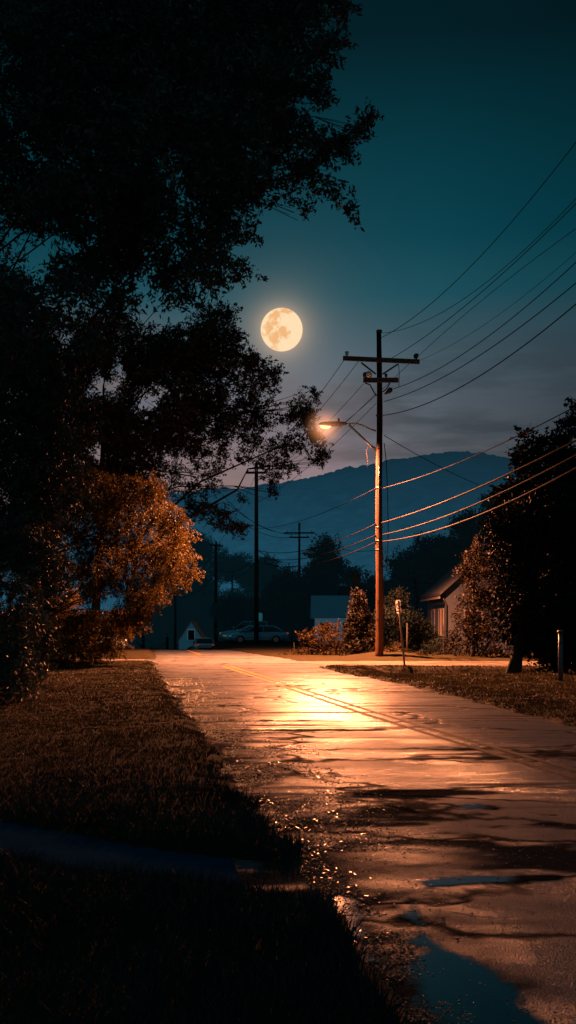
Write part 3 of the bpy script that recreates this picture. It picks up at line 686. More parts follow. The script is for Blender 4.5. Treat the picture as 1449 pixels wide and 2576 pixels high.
x, y, z = PL(852, 1058); MB().tube([(x, 0, z-.06), (x, 0, z+.08), (x, 0, z+.11)], [.05, .05, .03], 10).build('photocell', M['iron'], lamp)
lm, lt, lp = material('lamp_lens'); lp.inputs['Base Color'].default_value = (.9, .6, .3, 1)
lt.l.new(lt.mix(lt.noise(lt.new('ShaderNodeTexCoord').outputs['Object'], 6), (1, .42, .13), (1, .55, .24)), lp.inputs['Emission Color']); lp.inputs['Emission Strength'].default_value = 2.6
lens = MB(); lens.loft([ring(804, 1069.5, 1071, .06), ring(808, 1070, 1076, .12), ring(817, 1071, 1079, .14), ring(826, 1072, 1078, .12), ring(832, 1072.5, 1074, .07)])
lo = lens.build('lens', lm, lamp); lo.visible_shadow = True
LX, LY_, LZ = PX+PL(817, 1080)[0], PY, PL(817, 1082)[2]+9.2
sp = bpy.data.lights.new('lamp_light', 'SPOT'); sp.energy = 88000; sp.color = (1, .295, .112); sp.spot_size = rad(154); sp.spot_blend = .5; sp.shadow_soft_size = .1
so = bpy.data.objects.new('lamp_light', sp); COL.objects.link(so); so.location = (LX, LY_, LZ-.06); so.rotation_euler = (rad(-7), 0, 0)

hm, ht, hp = material('lamp_glow_volume'); hm.node_tree.nodes.remove(hp)
hc_ = ht.vmath('LENGTH', ht.new('ShaderNodeTexCoord').outputs['Object']).outputs['Value']
hd_ = ht.math('POWER', ht.math('SUBTRACT', 1.0, ht.math('MULTIPLY', hc_, 1/1.15), clamp=True), 3.0)
he = ht.new('ShaderNodeEmission'); he.inputs[0].default_value = (1, .36, .13, 1); ht.l.new(ht.math('MULTIPLY', hd_, 2.2), he.inputs[1])
ht.l.new(he.outputs[0], hm.node_tree.nodes['Material Output'].inputs['Volume'])
hz_ = MB().ball((0, 0, 0), 1.16, 1.16, 1.16, 20, 14).build('lamp_glow', hm); hz_.location = (LX, LY_, LZ+.12); tag(hz_, kind='structure')  # emissive ball added around the lens for the lamp's halo

def distant_pole(label, dx, top, Y, r, arm=None):
    x, y, zt = W(dx, top, Y); zb = float(ground_h(x, Y))
    p = empty('utility_pole', (x, Y, zb)); tag(p, label, 'utility pole', 'distant utility poles')
    H = zt-zb
    MB().tube([(0, 0, -.2), (0, 0, H*.5), (0, 0, H)], [r, r*.85, r*.7], 10).build('pole', M['darkwood'], p)
    if arm:
        for a0, a1, dy in arm:
            q0 = W(a0, dy, Y); q1 = W(a1, dy, Y)
            MB().bar((q0[0]-x, -r, q0[2]-zb), (q1[0]-x, -r, q1[2]-zb), .12, .16).build('crossarm', M['darkwood'], p)
            for t in (.1, .5, .9):
                px = q0[0]+(q1[0]-q0[0])*t-x
                MB().tube([(px, -r, q0[2]-zb+.05), (px, -r, q0[2]-zb+.3)], [.05, .06], 6).build('insulator', M['porcelain'], p)
    return p
distant_pole('thick dark utility pole standing in front of the parked cars', 645, 1165, 76, .19, [(618, 672, 1190)])
distant_pole('distant slim utility pole left of the parked cars', 543, 1362, 100, .19, [(528, 556, 1372)])
distant_pole('shortest distant utility pole behind the small gabled house', 441, 1485, 118, .17, [(430, 452, 1494)])
p5 = distant_pole('distant utility pole with wide crossarm standing against the hill', 753, 1315, 112, .17, [(715, 792, 1341), (728, 778, 1352)])
x5 = p5.location.x; z5 = p5.location.z
fl = empty('street_lamp', (x5, 112, W(760, 1392, 112)[2])); tag(fl, 'unlit street lamp arm on the distant crossarm pole', 'street lamp')
MB().tube([(0, -.15, -.1), (.35, -.2, 0)], .05, 6).build('arm', M['steel'], fl)
MB().loft([[(dx, -.2+w*math.cos(k*math.pi/4), .02+h*math.sin(k*math.pi/4)) for k in range(8)] for dx, w, h in ((.3, .08, .06), (.5, .2, .16), (1.5, .24, .18), (1.7, .1, .08))]).build('housing', simple('pale_housing', (.5, .35, .3)), fl)

# ------------------------------------------------------------------ wires
def wire(label, pts, r, mat, group, n=40):
    """cable hanging in the vertical plane through three points"""
    (x0, y0, z0), (x1, y1, z1), (x2, y2, z2) = pts
    s1 = np.hypot(x1-x0, y1-y0)/np.hypot(x2-x0, y2-y0)
    A_ = np.array([[s1, s1*s1], [1, 1]]); b, c = np.linalg.solve(A_, [z1-z0, z2-z0])
    path = []
    for s in np.linspace(0, 1, n):
        path.append((x0+(x2-x0)*s, y0+(y2-y0)*s, z0+b*s+c*s*s))
    o = MB().tube(path, r, 6).build('power_line', mat); tag(o, label, 'power line', group)
    return o
# line direction back towards the camera, along the right verge
def run(dx0, dy0, mid, edge, off, r, mat, label, group):
    """from the pole past the right edge of the view: start, one middle sighting, one edge sighting"""
    x0, y0, z0 = W(dx0, dy0, 45.4+off*0)
    k = .188
    def sight(dx, dy):
        t = (dx-724.5)/F; Y = (x0+k*y0)/(t+k); return (x0+k*(y0-Y), Y, CAMZ+(1570-dy)/F*Y)
    p1 = sight(*mid); p2 = sight(*edge)
    s1 = (y0-p1[1])/(y0-p2[1]); A_ = np.array([[s1, s1*s1], [1, 1]]); b, c = np.linalg.solve(A_, [p1[2]-z0, p2[2]-z0])
    path = []
    for s in np.linspace(0, 1.75, 60):
        Y = y0+(p2[1]-y0)*s; z = z0+b*s+c*s*s
        path.append((x0+k*(y0-Y), Y, z))
    o = MB().tube(path, r, 6).build('power_line', mat); tag(o, label, 'power line', group)
G1 = 'bare wires rising to the right from the pole top'; G2 = 'thick amber lit cables sweeping right from the pole'
run(954, 852, (1250, 600), (1449, 358), 0, .013, M['wire'], 'uppermost wire rising right from the tip of the main pole', G1)
run(962, 838, (1230, 705), (1449, 500), 0, .010, M['wire'], 'thin second wire rising right from the main pole tip', G1)
run(985, 901, (1290, 665), (1449, 512), 0, .013, M['wire'], 'third wire rising right from the middle of the upper crossarm', G1)
run(1046, 902, (1250, 725), (1449, 575), 0, .010, M['wire'], 'faint wire rising right from the right end of the upper crossarm', G1)
run(1042, 912, (1250, 795), (1449, 635), 0, .007, M['wire'], 'faintest wire, fifth from the top at the right edge', G1)
run(990, 978, (1150, 900), (1449, 660), 0, .014, M['wire'], 'wire leaving just below the lower crossarm to the right', G1)
run(966, 1010, (1250, 865), (1449, 712), 0, .015, M['wire'], 'reddish wire leaving the pole beneath the lower crossarm', G1)
run(964, 1045, (1290, 890), (1449, 765), 0, .017, M['wire'], 'lowest of the reddish upper wires, clamped above the street lamp', G1)
run(962, 1228, (1150, 1165), (1449, 1022), 0, .015, M['wire'], 'lone dark wire crossing the hill below the street lamp', G1)
run(960, 1315, (1200, 1228), (1449, 1108), 0, .028, M['cable'], 'highest of the three thick amber lit cables', G2)
run(962, 1345, (1200, 1267), (1449, 1145), 0, .025, M['cable'], 'middle of the three thick amber lit cables', G2)
run(962, 1362, (1200, 1298), (1449, 1178), 0, .028, M['cable'], 'lowest of the three thick amber lit cables', G2)
G3 = 'wires running from the main pole back to the thick dark pole'
P2 = lambda dx, dy: W(dx, dy, 75.8)
def back(a, b, r, label, sag=.5):
    p0 = W(*a, 45.4); p2 = P2(*b); m = [(p0[i]+p2[i])/2 for i in range(3)]; m[2] -= sag
    wire(label, [p0, tuple(m), p2], r, M['wire'], G3)
back((866, 905), (620, 1188), .014, 'back wire from the left end of the upper crossarm', .55)
back((905, 905), (636, 1186), .013, 'back wire from the inner left of the upper crossarm', .55)
back((1030, 914), (670, 1188), .012, 'back wire from the right end of the upper crossarm', .6)
back((915, 965), (640, 1215), .012, 'back wire from the left end of the lower crossarm', .45)
back((946, 990), (648, 1230), .012, 'back wire from the pole shaft above the lamp arm', .4)
back((946, 1015), (650, 1262), .012, 'lower back wire from the pole shaft above the lamp arm', .4)
back((945, 1228), (650, 1330), .014, 'back wire continuing the lone dark wire left of the pole', .4)
back((945, 1318), (650, 1385), .022, 'highest thick cable continuing left behind the pole', .6)
back((945, 1346), (650, 1400), .022, 'middle thick cable continuing left behind the pole', .6)
back((945, 1364), (650, 1412), .022, 'lowest thick cable continuing left behind the pole', .7)
G4 = 'distant wires between the far poles'
def fw(a, Ya, b, Yb, r, label, sag=.4, mat='wire'):
    p0 = W(*a, Ya); p2 = W(*b, Yb); m = [(p0[i]+p2[i])/2 for i in range(3)]; m[2] -= sag
    wire(label, [p0, tuple(m), p2], r, M[mat], G4, 24)
fw((645, 1190), 76, (545, 1372), 100, .016, 'far wire from thick dark pole to the slim left pole', .5)
fw((645, 1400), 76, (543, 1430), 100, .022, 'far low cable from thick dark pole to the slim left pole', .7)
fw((645, 1412), 76, (543, 1446), 100, .022, 'lower far cable from thick dark pole to the slim left pole', .9)
fw((543, 1440), 100, (441, 1500), 118, .022, 'far cable from the slim left pole to the shortest pole', .9)
fw((560, 1245), 90, (716, 1341), 112, .022, 'upper far wire descending to the distant crossarm from the left', .8)
fw((575, 1268), 90, (752, 1344), 112, .022, 'middle far wire descending to the distant crossarm from the left', .8)
fw((590, 1300), 90, (728, 1352), 112, .022, 'lower far wire descending to the distant crossarm from the left', .6)
fw((650, 1400), 76, (752, 1420), 112, .024, 'far cable from thick dark pole to the distant crossarm pole', .6)
fw((650, 1385), 76, (752, 1412), 112, .024, 'upper far cable from thick dark pole to the distant crossarm pole', .5)
fw((790, 1341), 112, (960, 1380), 84, .022, 'far wire from the distant crossarm to the trees at right', .9)
p0 = W(966, 1095, 45.4); p2 = W(1205, 1220, 58); m_ = tuple((p0[i]+p2[i])/2 - (.12 if i == 2 else 0) for i in range(3))
wire('reddish service wire sloping down right from the main pole to the trees', [p0, m_, p2], .016, M['wire'], None)
p0 = W(966, 1445, 62); p2 = W(1130, 1470, 60)
wire('thin service cable reaching the roof of the pale house', [p0, tuple((p0[i]+p2[i])/2-(.15 if i == 2 else 0) for i in range(3)), p2], .014, M['wire'], None)

# ------------------------------------------------------------------ sign, posts
M['signface'] = simple('sign_white', (.75, .74, .70), (.6, .58, .54), .4)
sn = NT(M['signface'].node_tree); tr_ = sn.new('ShaderNodeBsdfTranslucent'); tr_.inputs[0].default_value = (.7, .68, .62, 1)
mx_ = sn.new('ShaderNodeMixShader'); mx_.inputs[0].default_value = .28
sn.l.new(M['signface'].node_tree.nodes['Principled BSDF'].outputs[0], mx_.inputs[1]); sn.l.new(tr_.outputs[0], mx_.inputs[2]); sn.l.new(mx_.outputs[0], M['signface'].node_tree.nodes['Material Output'].inputs[0])
M['signred'] = simple('sign_red', (.45, .03, .02), (.35, .02, .02), .4)
M['post'] = simple('sign_post', (.45, .30, .18), (.30, .18, .10), .5, 8)
sx, sy = W(1018, 1680, 37.3)[:2]
sg = empty('road_sign', (sx, sy, float(ground_h(sx, sy)))); sg.rotation_euler = (rad(-1), rad(-5.5), 0)
tag(sg, 'narrow white road sign with a red mark on a leaning post by the junction', 'road sign')
MB().tube([(0, 0, -.2), (0, 0, 2.42)], .04, 10).build('post', M['post'], sg)
def plate(c, w, h, t, yaw, nseg=6, rr=.06):
    out = []
    for cx, cz, a0 in ((w/2-rr, h/2-rr, 0), (-w/2+rr, h/2-rr, 90), (-w/2+rr, -h/2+rr, 180), (w/2-rr, -h/2+rr, 270)):
        for k in range(nseg+1):
            a = rad(a0+90*k/nseg); out.append((cx+rr*math.cos(a), cz+rr*math.sin(a)))
    R_ = lambda x, y: (c[0]+x*math.cos(yaw)-y*math.sin(yaw), c[1]+x*math.sin(yaw)+y*math.cos(yaw))
    return [[(*R_(x, y), c[2]+z) for x, z in out] for y in (-t/2, t/2)]
yaw = rad(-12)
pr = plate((-.02, -.045, 2.17), .17, .5, .012, yaw)[0]; MB().add(pr, [list(range(len(pr)))]).build('sign_plate', M['signface'], sg)
mk = MB()
def onface(u, v): return (-.02+u*.68*math.cos(yaw)+.012*math.sin(yaw), -.045+u*.68*math.sin(yaw)-.012*math.cos(yaw), 2.17+v)
ringv = [onface(.11*math.cos(2*math.pi*k/24), .03+.11*math.sin(2*math.pi*k/24)) for k in range(24)] + [onface(.075*math.cos(2*math.pi*k/24), .03+.075*math.sin(2*math.pi*k/24)) for k in range(24)]
mk.add(ringv, [(k, (k+1) % 24, 24+(k+1) % 24, 24+k) for k in range(24)])
mk.add([onface(-.065, .085), onface(-.045, .105), onface(.065, -.025), onface(.045, -.045)], [(0, 1, 2, 3)])
mk.add([onface(-.12, -.14), onface(.12, -.14), onface(.12, -.18), onface(-.12, -.18)], [(0, 1, 2, 3)])
mk.build('sign_symbol', M['signred'], sg)
bx, by = W(1410, 1718, 27.5)[:2]
bl = empty('post', (bx, by, float(ground_h(bx, by)))); tag(bl, 'short grey capped post standing on the dark verge at far right', 'post')
M['bollard'] = simple('grey_post', (.11, .11, .11), (.07, .07, .07), .5, 4)
MB().tube([(0, 0, -.1), (0, 0, 1.28)], [.062, .058], 14).build('shaft', M['bollard'], bl)
MB().tube([(0, 0, 1.285), (0, 0, 1.32), (0, 0, 1.35)], [.10, .10, .05], 14).build('cap', M['iron'], bl)
MB().tube([(0, 0, 1.0), (0, 0, 1.03)], [.068, .068], 14).build('collar', M['iron'], bl)
stx = W(1024, 1640, 52)[0]
st = empty('stake', (stx, 52, float(ground_h(stx, 52)))); tag(st, 'thin bare stake behind the leaning road sign', 'stake')
MB().tube([(0, 0, -.1), (.0, 0, 1.6)], [.045, .035], 7).build('shaft', M['darkwood'], st)
gx = W(655, 1560, 84)[0]
gs = empty('post_lantern', (gx, 84, float(ground_h(gx, 84)))); tag(gs, 'small teal lantern box on a post above the parked cars', 'lantern')
M['teal'] = simple('teal_enamel', (.10, .38, .42), (.05, .2, .24), .3, emit=(.05, .3, .33), estr=.18)  # enamel emits faint teal, light put into the colour
MB().tube([(0, 0, -.1), (0, 0, 1.75)], .05, 8).build('post', M['iron'], gs)
MB().loft([[(w*math.cos(k*math.pi/4), w*math.sin(k*math.pi/4), z) for k in range(8)] for w, z in ((.1, 1.76), (.17, 1.85), (.17, 2.3), (.12, 2.45))]).build('lantern_box', M['teal'], gs)
MB().loft([[(w*math.cos(k*math.pi/4), w*math.sin(k*math.pi/4), z) for k in range(8)] for w, z in ((.22, 2.46), (.18, 2.55), (.05, 2.62))]).build('lid', M['iron'], gs)

# ------------------------------------------------------------------ houses
M['siding'] = simple('pale_siding', (.034, .046, .072), (.025, .032, .052), .6, 2, (1, 1, 14))
M['shingle'] = simple('dark_shingle', (.030, .034, .045), (.018, .020, .028), .7, 6, (1, 1, 6), bump=.5)
M['trim'] = simple('white_trim', (.16, .13, .13), (.12, .1, .1), .5)
M['glass'] = simple('dark_glass', (.012, .012, .016), (.02, .02, .026), .08, 3)
def house(label, x0, y0, wid, dep, wh, pitch, wallm, roofm, over=.35, ridge='y', zb=None, name='house', chimney=None, windows=()):
    """corner x0,y0 nearest left; ridge along y (gable faces the camera) or x"""
    zb = float(ground_h(x0+wid/2, y0+dep/2)) if zb is None else zb
    h = empty(name, (x0+wid/2, y0+dep/2, zb)); tag(h, label, 'house')
    hw, hd = wid/2, dep/2
    mb = MB(); 
    if ridge == 'y':
        rz = wh+hw*math.tan(pitch)
        prof = [(-hw, -.2), (hw, -.2), (hw, wh), (0, rz), (-hw, wh)]
        mb.add([(x, -hd, z) for x, z in prof]+[(x, hd, z) for x, z in prof], [(0,1,2,3,4), (9,8,7,6,5)]+[(i, (i+5), (i+1) % 5+5, (i+1) % 5) for i in range(5)])
        rf = MB()
        for s in (-1, 1):
            ex = s*(hw+over); ez = wh-over*math.tan(pitch)+.04
            a = [(ex, -hd-over, ez), (0, -hd-over, rz+.04), (0, hd+over, rz+.04), (ex, hd+over, ez)]
            rf.add(a+[(x, y, z+.16) for x, y, z in a], [(0,1,2,3),(7,6,5,4),(0,4,5,1),(1,5,6,2),(2,6,7,3),(3,7,4,0)])
    else:
        rz = wh+hd*math.tan(pitch)
        prof = [(-hd, -.2), (hd, -.2), (hd, wh), (0, rz), (-hd, wh)]
        mb.add([(-hw, y, z) for y, z in prof]+[(hw, y, z) for y, z in prof], [(0,1,2,3,4), (9,8,7,6,5)]+[(i, (i+5), (i+1) % 5+5, (i+1) % 5) for i in range(5)])
        rf = MB()
        for s in (-1, 1):
            ey = s*(hd+over); ez = wh-over*math.tan(pitch)+.04
            a = [(-hw-over, ey, ez), (-hw-over, 0, rz+.04), (hw+over, 0, rz+.04), (hw+over, ey, ez)]
            rf.add(a+[(x, y, z+.16) for x, y, z in a], [(0,1,2,3),(7,6,5,4),(0,4,5,1),(1,5,6,2),(2,6,7,3),(3,7,4,0)])
    mb.build('wall', wallm, h); ro = rf.build('roof', roofm, h)
    if chimney:
        cx, cy, ch = chimney; q = MB(); q.box(cx-.35, cx+.35, cy-.35, cy+.35, wh, ch).box(cx-.42, cx+.42, cy-.42, cy+.42, ch, ch+.15)
        q.build('chimney', simple('chimney_brick', (.22, .08, .06), (.14, .05, .04), .8, 12), ro)
    for side, a0, a1, z0, z1 in windows:
        fr = MB(); pn = MB()
        if side == 'left':
            X = -hw-.03; fr.box(X-.02, X+.05, a0, a1, z0, z0+.08).box(X-.02, X+.05, a0, a1, z1-.08, z1).box(X-.02, X+.05, a0, a0+.08, z0+.08, z1-.08).box(X-.02, X+.05, a1-.08, a1, z0+.08, z1-.08)
            pn.box(X+.0, X+.028, a0+.08, a1-.08, z0+.08, z1-.08)
        else:
            Yv = -hd-.03; fr.box(a0, a1, Yv-.02, Yv+.05, z0, z0+.08).box(a0, a1, Yv-.02, Yv+.05, z1-.08, z1).box(a0, a0+.08, Yv-.02, Yv+.05, z0+.08, z1-.08).box(a1-.08, a1, Yv-.02, Yv+.05, z0+.08, z1-.08)
            pn.box(a0+.08, a1-.08, Yv, Yv+.028, z0+.08, z1-.08)
        f = fr.build('window', M['trim'], h); pn.build('pane', M['glass'], f)
    return h
ph = house('pale pinkish gabled house half hidden by the lit bush at right', 8.45, 55, 7.2, 7.0, 3.35, rad(42), M['siding'], M['shingle'],
           windows=(('left', -3.0, -2.3, .9, 2.4), ('left', -1.9, -1.2, .9, 2.4), ('left', .4, 1.5, .9, 2.4), ('front', -2.6, -1.6, 1.0, 2.3)))
MB().tube([(-3.72, -3.56, 2.95), (-3.66, -3.56, 2.8), (-3.55, -3.56, 2.6), (-3.55, -3.56, .1)], .045, 8).build('drainpipe', M['iron'], ph)
MB().box(-4.02, -3.92, -3.8, 3.8, 2.90, 3.02).build('gutter', M['trim'], ph)
M['bluepaint'] = simple('pale_blue_siding', (.34, .42, .50), (.26, .34, .42), .6, 3, (1, 1, 8), emit=(.12, .3, .42), estr=.16)  # siding glows faintly, light put into the paint
M['blueroof'] = simple('blue_metal_roof', (.05, .12, .17), (.03, .085, .13), .45, 3, (10, 1, 1), emit=(.04, .26, .40), estr=.05)  # a little blue emission painted in as light on the roof
x0, _, _ = W(796, 1500, 78)
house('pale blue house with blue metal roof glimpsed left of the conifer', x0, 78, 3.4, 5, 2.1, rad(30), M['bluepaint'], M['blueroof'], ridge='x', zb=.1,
      windows=(('front', -1.4, -.7, .7, 1.6), ('front', .3, 1.1, .7, 1.6)))
M['darkpaint'] = simple('dark_siding', (.06, .045, .045), (.04, .03, .03), .7)
house('dark roofed house with brick chimney behind the conifer', W(868, 1500, 83)[0], 83, 5.5, 6, 2.6, rad(32), M['darkpaint'], M['shingle'], ridge='x', zb=.1, chimney=(-1.6, .6, 5.6),
      windows=(('front', -2.0, -1.1, .9, 2.0),))
M['bluegrey'] = simple('blue_grey_siding', (.10, .15, .21), (.07, .11, .16), .6, 3, (1, 1, 10), emit=(.05, .26, .42), estr=.10)  # bluish glow put into the wall colour as light
M['brownroof'] = simple('brown_roof', (.16, .09, .06), (.1, .06, .04), .7, 5, emit=(.34, .18, .13), estr=.02)  # weak warm emission lifts the roof, light painted in
Yh = 135; xl = W(450, 1600, Yh)[0]; xr = W(512, 1600, Yh)[0]; zb = float(ground_h((xl+xr)/2, Yh+2))
wr = xr-xl; wz = W(0, 1612, Yh)[2]-zb
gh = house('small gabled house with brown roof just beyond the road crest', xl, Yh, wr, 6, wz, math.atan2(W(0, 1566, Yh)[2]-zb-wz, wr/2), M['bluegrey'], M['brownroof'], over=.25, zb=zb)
cz = W(0, 1600, Yh)[2]-zb
M['bright'] = simple('window_trim', (.45, .6, .65), emit=(.2, .45, .5), estr=.12)  # trim emits a little so it looks brightly lit
f = MB().box(-.50, .50, -3.08, -3.0, cz+.78, cz+.92).box(-.50, -.42, -3.06, -3.0, cz-.5, cz+.78).box(.42, .50, -3.06, -3.0, cz-.5, cz+.78).build('window', M['bright'], gh)
MB().box(-.42, .42, -3.03, -3.0, cz-.5, cz+.78).build('pane', M['glass'], f)

# ------------------------------------------------------------------ cars
M['tyre'] = simple('tyre_rubber', (.02, .02, .02), (.012, .012, .012), .8)
M['rim'] = simple('alloy_rim', (.35, .36, .38), (.25, .26, .27), .3, metallic=.8)
M['tail'] = simple('tail_lamp', (.5, .05, .03), (.4, .03, .02), .25, emit=(1, .15, .08), estr=.12)
M['head'] = simple('head_lamp', (.7, .68, .62), (.55, .53, .5), .15, emit=(1, .8, .7), estr=.06)
M['carglass'] = simple('car_glass', (.02, .05, .06), (.012, .03, .036), .08, 3)
M['chrome'] = simple('chrome_trim', (.6, .62, .64), (.5, .52, .54), .2, metallic=.9)
def paintm(name, c):
    m = simple(name, c, tuple(v*.85 for v in c), .25, 3)
    p = m.node_tree.nodes['Principled BSDF']; p.inputs['Coat Weight'].default_value = 1; p.inputs['Coat Roughness'].default_value = .06
    return m
def car(label, loc, rz, paint, tall=False, group=None):
    """nose towards +x"""
    c = empty('parked_car', loc, rz); tag(c, label, 'car', group)
    H = .32 if tall else 0
    def sect(x, zb, zt, hw):
        return [(x, -hw*.9, zb), (x, hw*.9, zb), (x, hw, zb+.18), (x, hw, zb+(zt-zb)*.65), (x, hw*.93, zt-.05), (x, hw*.8, zt), (x, -hw*.8, zt), (x, -hw*.93, zt-.05), (x, -hw, zb+(zt-zb)*.65), (x, -hw, zb+.18)]
    belt = .92+H*.55
    prof = [(-2.25, .42, .80+H*.5, .74), (-2.15, .28, belt, .84), (-1.5, .22, belt+.02, .9), (0, .2, belt, .91), (.9, .2, belt-.03, .9), (1.6, .22, belt-.14, .87), (2.1, .26, belt-.25, .80), (2.25, .38, belt-.36, .66)]
    MB().loft([sect(*p) for p in prof]).build('body', paint, c)
    roof = 1.42+H
    rearx = -2.0 if tall else -1.75
    def cab(x, z, hw): return [(x, -hw, z), (x, hw, z)]
    g = MB()
    lo = [(rearx-.05, -.80), (1.05, -.80), (1.05, .80), (rearx-.05, .80)]; hi = [(rearx+(.25 if tall else .65), -.62), (.25, -.62), (.25, .62), (rearx+(.25 if tall else .65), .62)]
    n = 5; rings = []
    for i in range(n+1):
        t = i/n; e = t**.9
        rings.append([(a[0]+(b[0]-a[0])*e, a[1]+(b[1]-a[1])*t*t, belt-.03+(roof-.04-belt)*t) for a, b in zip(lo, hi)])
    g.loft(rings, smooth=False).build('window', M['carglass'], c)
    rr = MB(); x0_, x1_ = hi[0][0]-.08, hi[1][0]+.1
    rr.loft([[(x0_+(x1_-x0_)*t, -.64*s, roof-.07+k), (x0_+(x1_-x0_)*t, .64*s, roof-.07+k), (x0_+(x1_-x0_)*t, .5*s, roof+k), (x0_+(x1_-x0_)*t, -.5*s, roof+k)] for t, s, k in ((0, .93, -.02), (.15, 1, 0), (.5, 1.02, .03), (.85, 1, .01), (1, .93, -.03))]).build('roof', paint, c)
    for s in (-1, 1):
        MB().tube([(1.05, s*.81, belt-.02), (.7, s*.75, belt+.22), (.28, s*.64, roof-.05)], .035, 6).build('pillar', paint, c)
        MB().tube([(-.35, s*.80, belt-.02), (-.35, s*.75, belt+.25), (-.38, s*.64, roof-.05)], .035, 6).build('pillar', paint, c)
        MB().tube([(rearx-.02, s*.81, belt-.02), (rearx+.2, s*.74, belt+.25), (hi[0][0], s*.64, roof-.05)], .04, 6).build('pillar', paint, c)
        MB().tube([(-1.75, s*.905, .36), (1.5, s*.905, .36)], .03, 6).build('sill_trim', M['chrome'], c)
        MB().ball((.95, s*1.0, belt+.10), .1, .1, .08, 8, 6).build('mirror', paint, c)
        MB().ball((2.1, s*.60, belt-.34), .16, .16, .09, 10, 6).build('headlight', M['head'], c)
        MB().ball((-2.17, s*.66, belt-.12), .10, .16, .1+H*.4, 10, 6).build('taillight', M['tail'], c)
        for x in (-1.35, 1.38):
            w = MB().tube([(x, s*.74, .33), (x, s*.77, .33), (x, s*.93, .33), (x, s*.95, .33)], [.29, .33, .33, .29], 20).build('wheel', M['tyre'], c)
            MB().tube([(x, s*.952, .33), (x, s*.965, .33)], [.21, .19], 16).build('rim', M['rim'], w)
    MB().box(2.16, 2.27, -.5, .5, .42, .56).build('bumper', M['iron'], c); MB().box(-2.29, -2.2, -.6, .6, .40, .56).build('bumper', M['iron'], c)
    return c
GC = 'cars parked beyond the right side of the road'
def at_g(dx, Y): x = (dx-724.5)/F*Y; return (x, Y, float(ground_h(x, Y)))
car('dark teal estate car at the back of the parked group, nose to the left', at_g(622, 86), rad(172), paintm('dark_teal_paint', (.05, .38, .48)), True, GC)
car('teal hatchback in the middle of the parked group', at_g(632, 82.5), rad(190), paintm('teal_paint', (.12, .68, .78)), False, GC)
car('dark blue saloon nearest the road in the parked group', at_g(652, 79), rad(178), paintm('dark_blue_paint', (.04, .34, .50)), False, GC)
x, Y = (511-724.5)/F*92, 92
car('white car with red tail lights dipping beyond the road crest', (x, Y, W(0, 1604, 92)[2]-1.42), rad(100), paintm('white_paint', (.5, .5, .5)), False)
x, Y = W(270, 1645, 52)[0], 52
car('pale blue car half under the amber tree by the left lane', (x-1.3, Y, float(ground_h(x-1.3, Y))-.02), rad(4), paintm('pale_blue_paint', (.18, .30, .36)), False)

# bird below the moon
bd = empty('bird', W(694, 907, 70)); tag(bd, 'tiny dark bird flying just below the moon', 'bird')
b = MB(); b.loft([[(x, r*math.cos(k*math.pi/4), r*.9*math.sin(k*math.pi/4)) for k in range(8)] for x, r in ((-.17, .012), (-.1, .035), (0, .05), (.09, .04), (.13, .03), (.16, .032), (.19, .015))]); b.build('body', M['iron'], bd)
for s in (-1, 1): MB().add([(-.06, s*.03, .02), (.06, s*.03, .02), (.05, s*.18, .05), (-.02, s*.30, .02), (-.05, s*.17, .045)], [(0, 1, 2, 3, 4)]).build('wing', M['iron'], bd)

# moon
def moon_mat():
    m, t, p = material('moon_surface')
    co = t.new('ShaderNodeTexCoord').outputs['Object']
    wob = t.new('ShaderNodeTexNoise'); wob.inputs['Scale'].default_value = .035; wob.inputs['Detail'].default_value = 6; t.l.new(co, wob.inputs['Vector'])
    RM = 53*6000/F
    q = t.vmath('ADD', co, t.vmath('SCALE', t.vmath('SUBTRACT', wob.outputs['Color'], (.5, .5, .5)).outputs[0]).outputs[0]).outputs[0]
    for l in list(m.node_tree.nodes):
        if l.type == 'VECT_MATH' and l.operation == 'SCALE': l.inputs['Scale'].default_value = RM*.75
    sq = t.new('ShaderNodeSeparateXYZ'); t.l.new(q, sq.inputs[0]); sea = None
    for u, v_, r_ in ((-.32, .46, .34), (-.60, -.05, .30), (.16, .68, .28), (.05, -.36, .34), (-.30, -.62, .34), (.42, .74, .22), (-.30, .06, .26), (-.68, -.34, .24), (.22, -.42, .20)):
        dx_ = t.math('MULTIPLY_ADD', sq.outputs['X'], 1/RM, -u); dz_ = t.math('MULTIPLY_ADD', sq.outputs['Z'], 1/RM, -v_)
        d_ = t.math('SQRT', t.math('ADD', t.math('MULTIPLY', dx_, dx_), t.math('MULTIPLY', dz_, dz_)))
        k_ = t.math('MULTIPLY_ADD', d_, -1/(r_*.5), 2.0, clamp=True)
        sea = k_ if sea is None else t.math('MAXIMUM', sea, k_)
    c = t.noise(co, .09, 5, .65)
    vor = t.new('ShaderNodeTexVoronoi'); vor.inputs['Scale'].default_value = .05; t.l.new(co, vor.inputs['Vector'])
    sea = t.math('MULTIPLY', sea, t.math('MULTIPLY_ADD', c, 1.1, .35, clamp=True), clamp=True)
    col = t.mix(sea, (1.0, .75, .46), (.87, .43, .165))
    col = t.mix(t.math('MULTIPLY_ADD', c, 1.6, -.75, clamp=True), col, (.98, .62, .33))
    col = t.mix(t.ramp(vor.outputs['Distance'], [(.10, .75), (.20, 0)]), col, (1, .88, .68))
    lw = t.new('ShaderNodeLayerWeight'); lw.inputs[0].default_value = .5
    em = t.new('ShaderNodeEmission'); t.l.new(t.mix(t.ramp(lw.outputs['Facing'], [(.80, 0), (.98, .85)]), col, (.78, .32, .12)), em.inputs[0]); em.inputs[1].default_value = 1.0
    t.l.new(em.outputs[0], m.node_tree.nodes['Material Output'].inputs[0])
    return m
mx, my, mz = W(708.5, 829.5, 6000)
mo = MB().ball((0, 0, 0), 53*6000/F, 53*6000/F, 53*6000/F, 64, 40).build('moon', moon_mat()); mo.location = (mx, my, mz)
tag(mo, 'full golden moon with mottled dark seas hanging in the teal sky', 'moon')
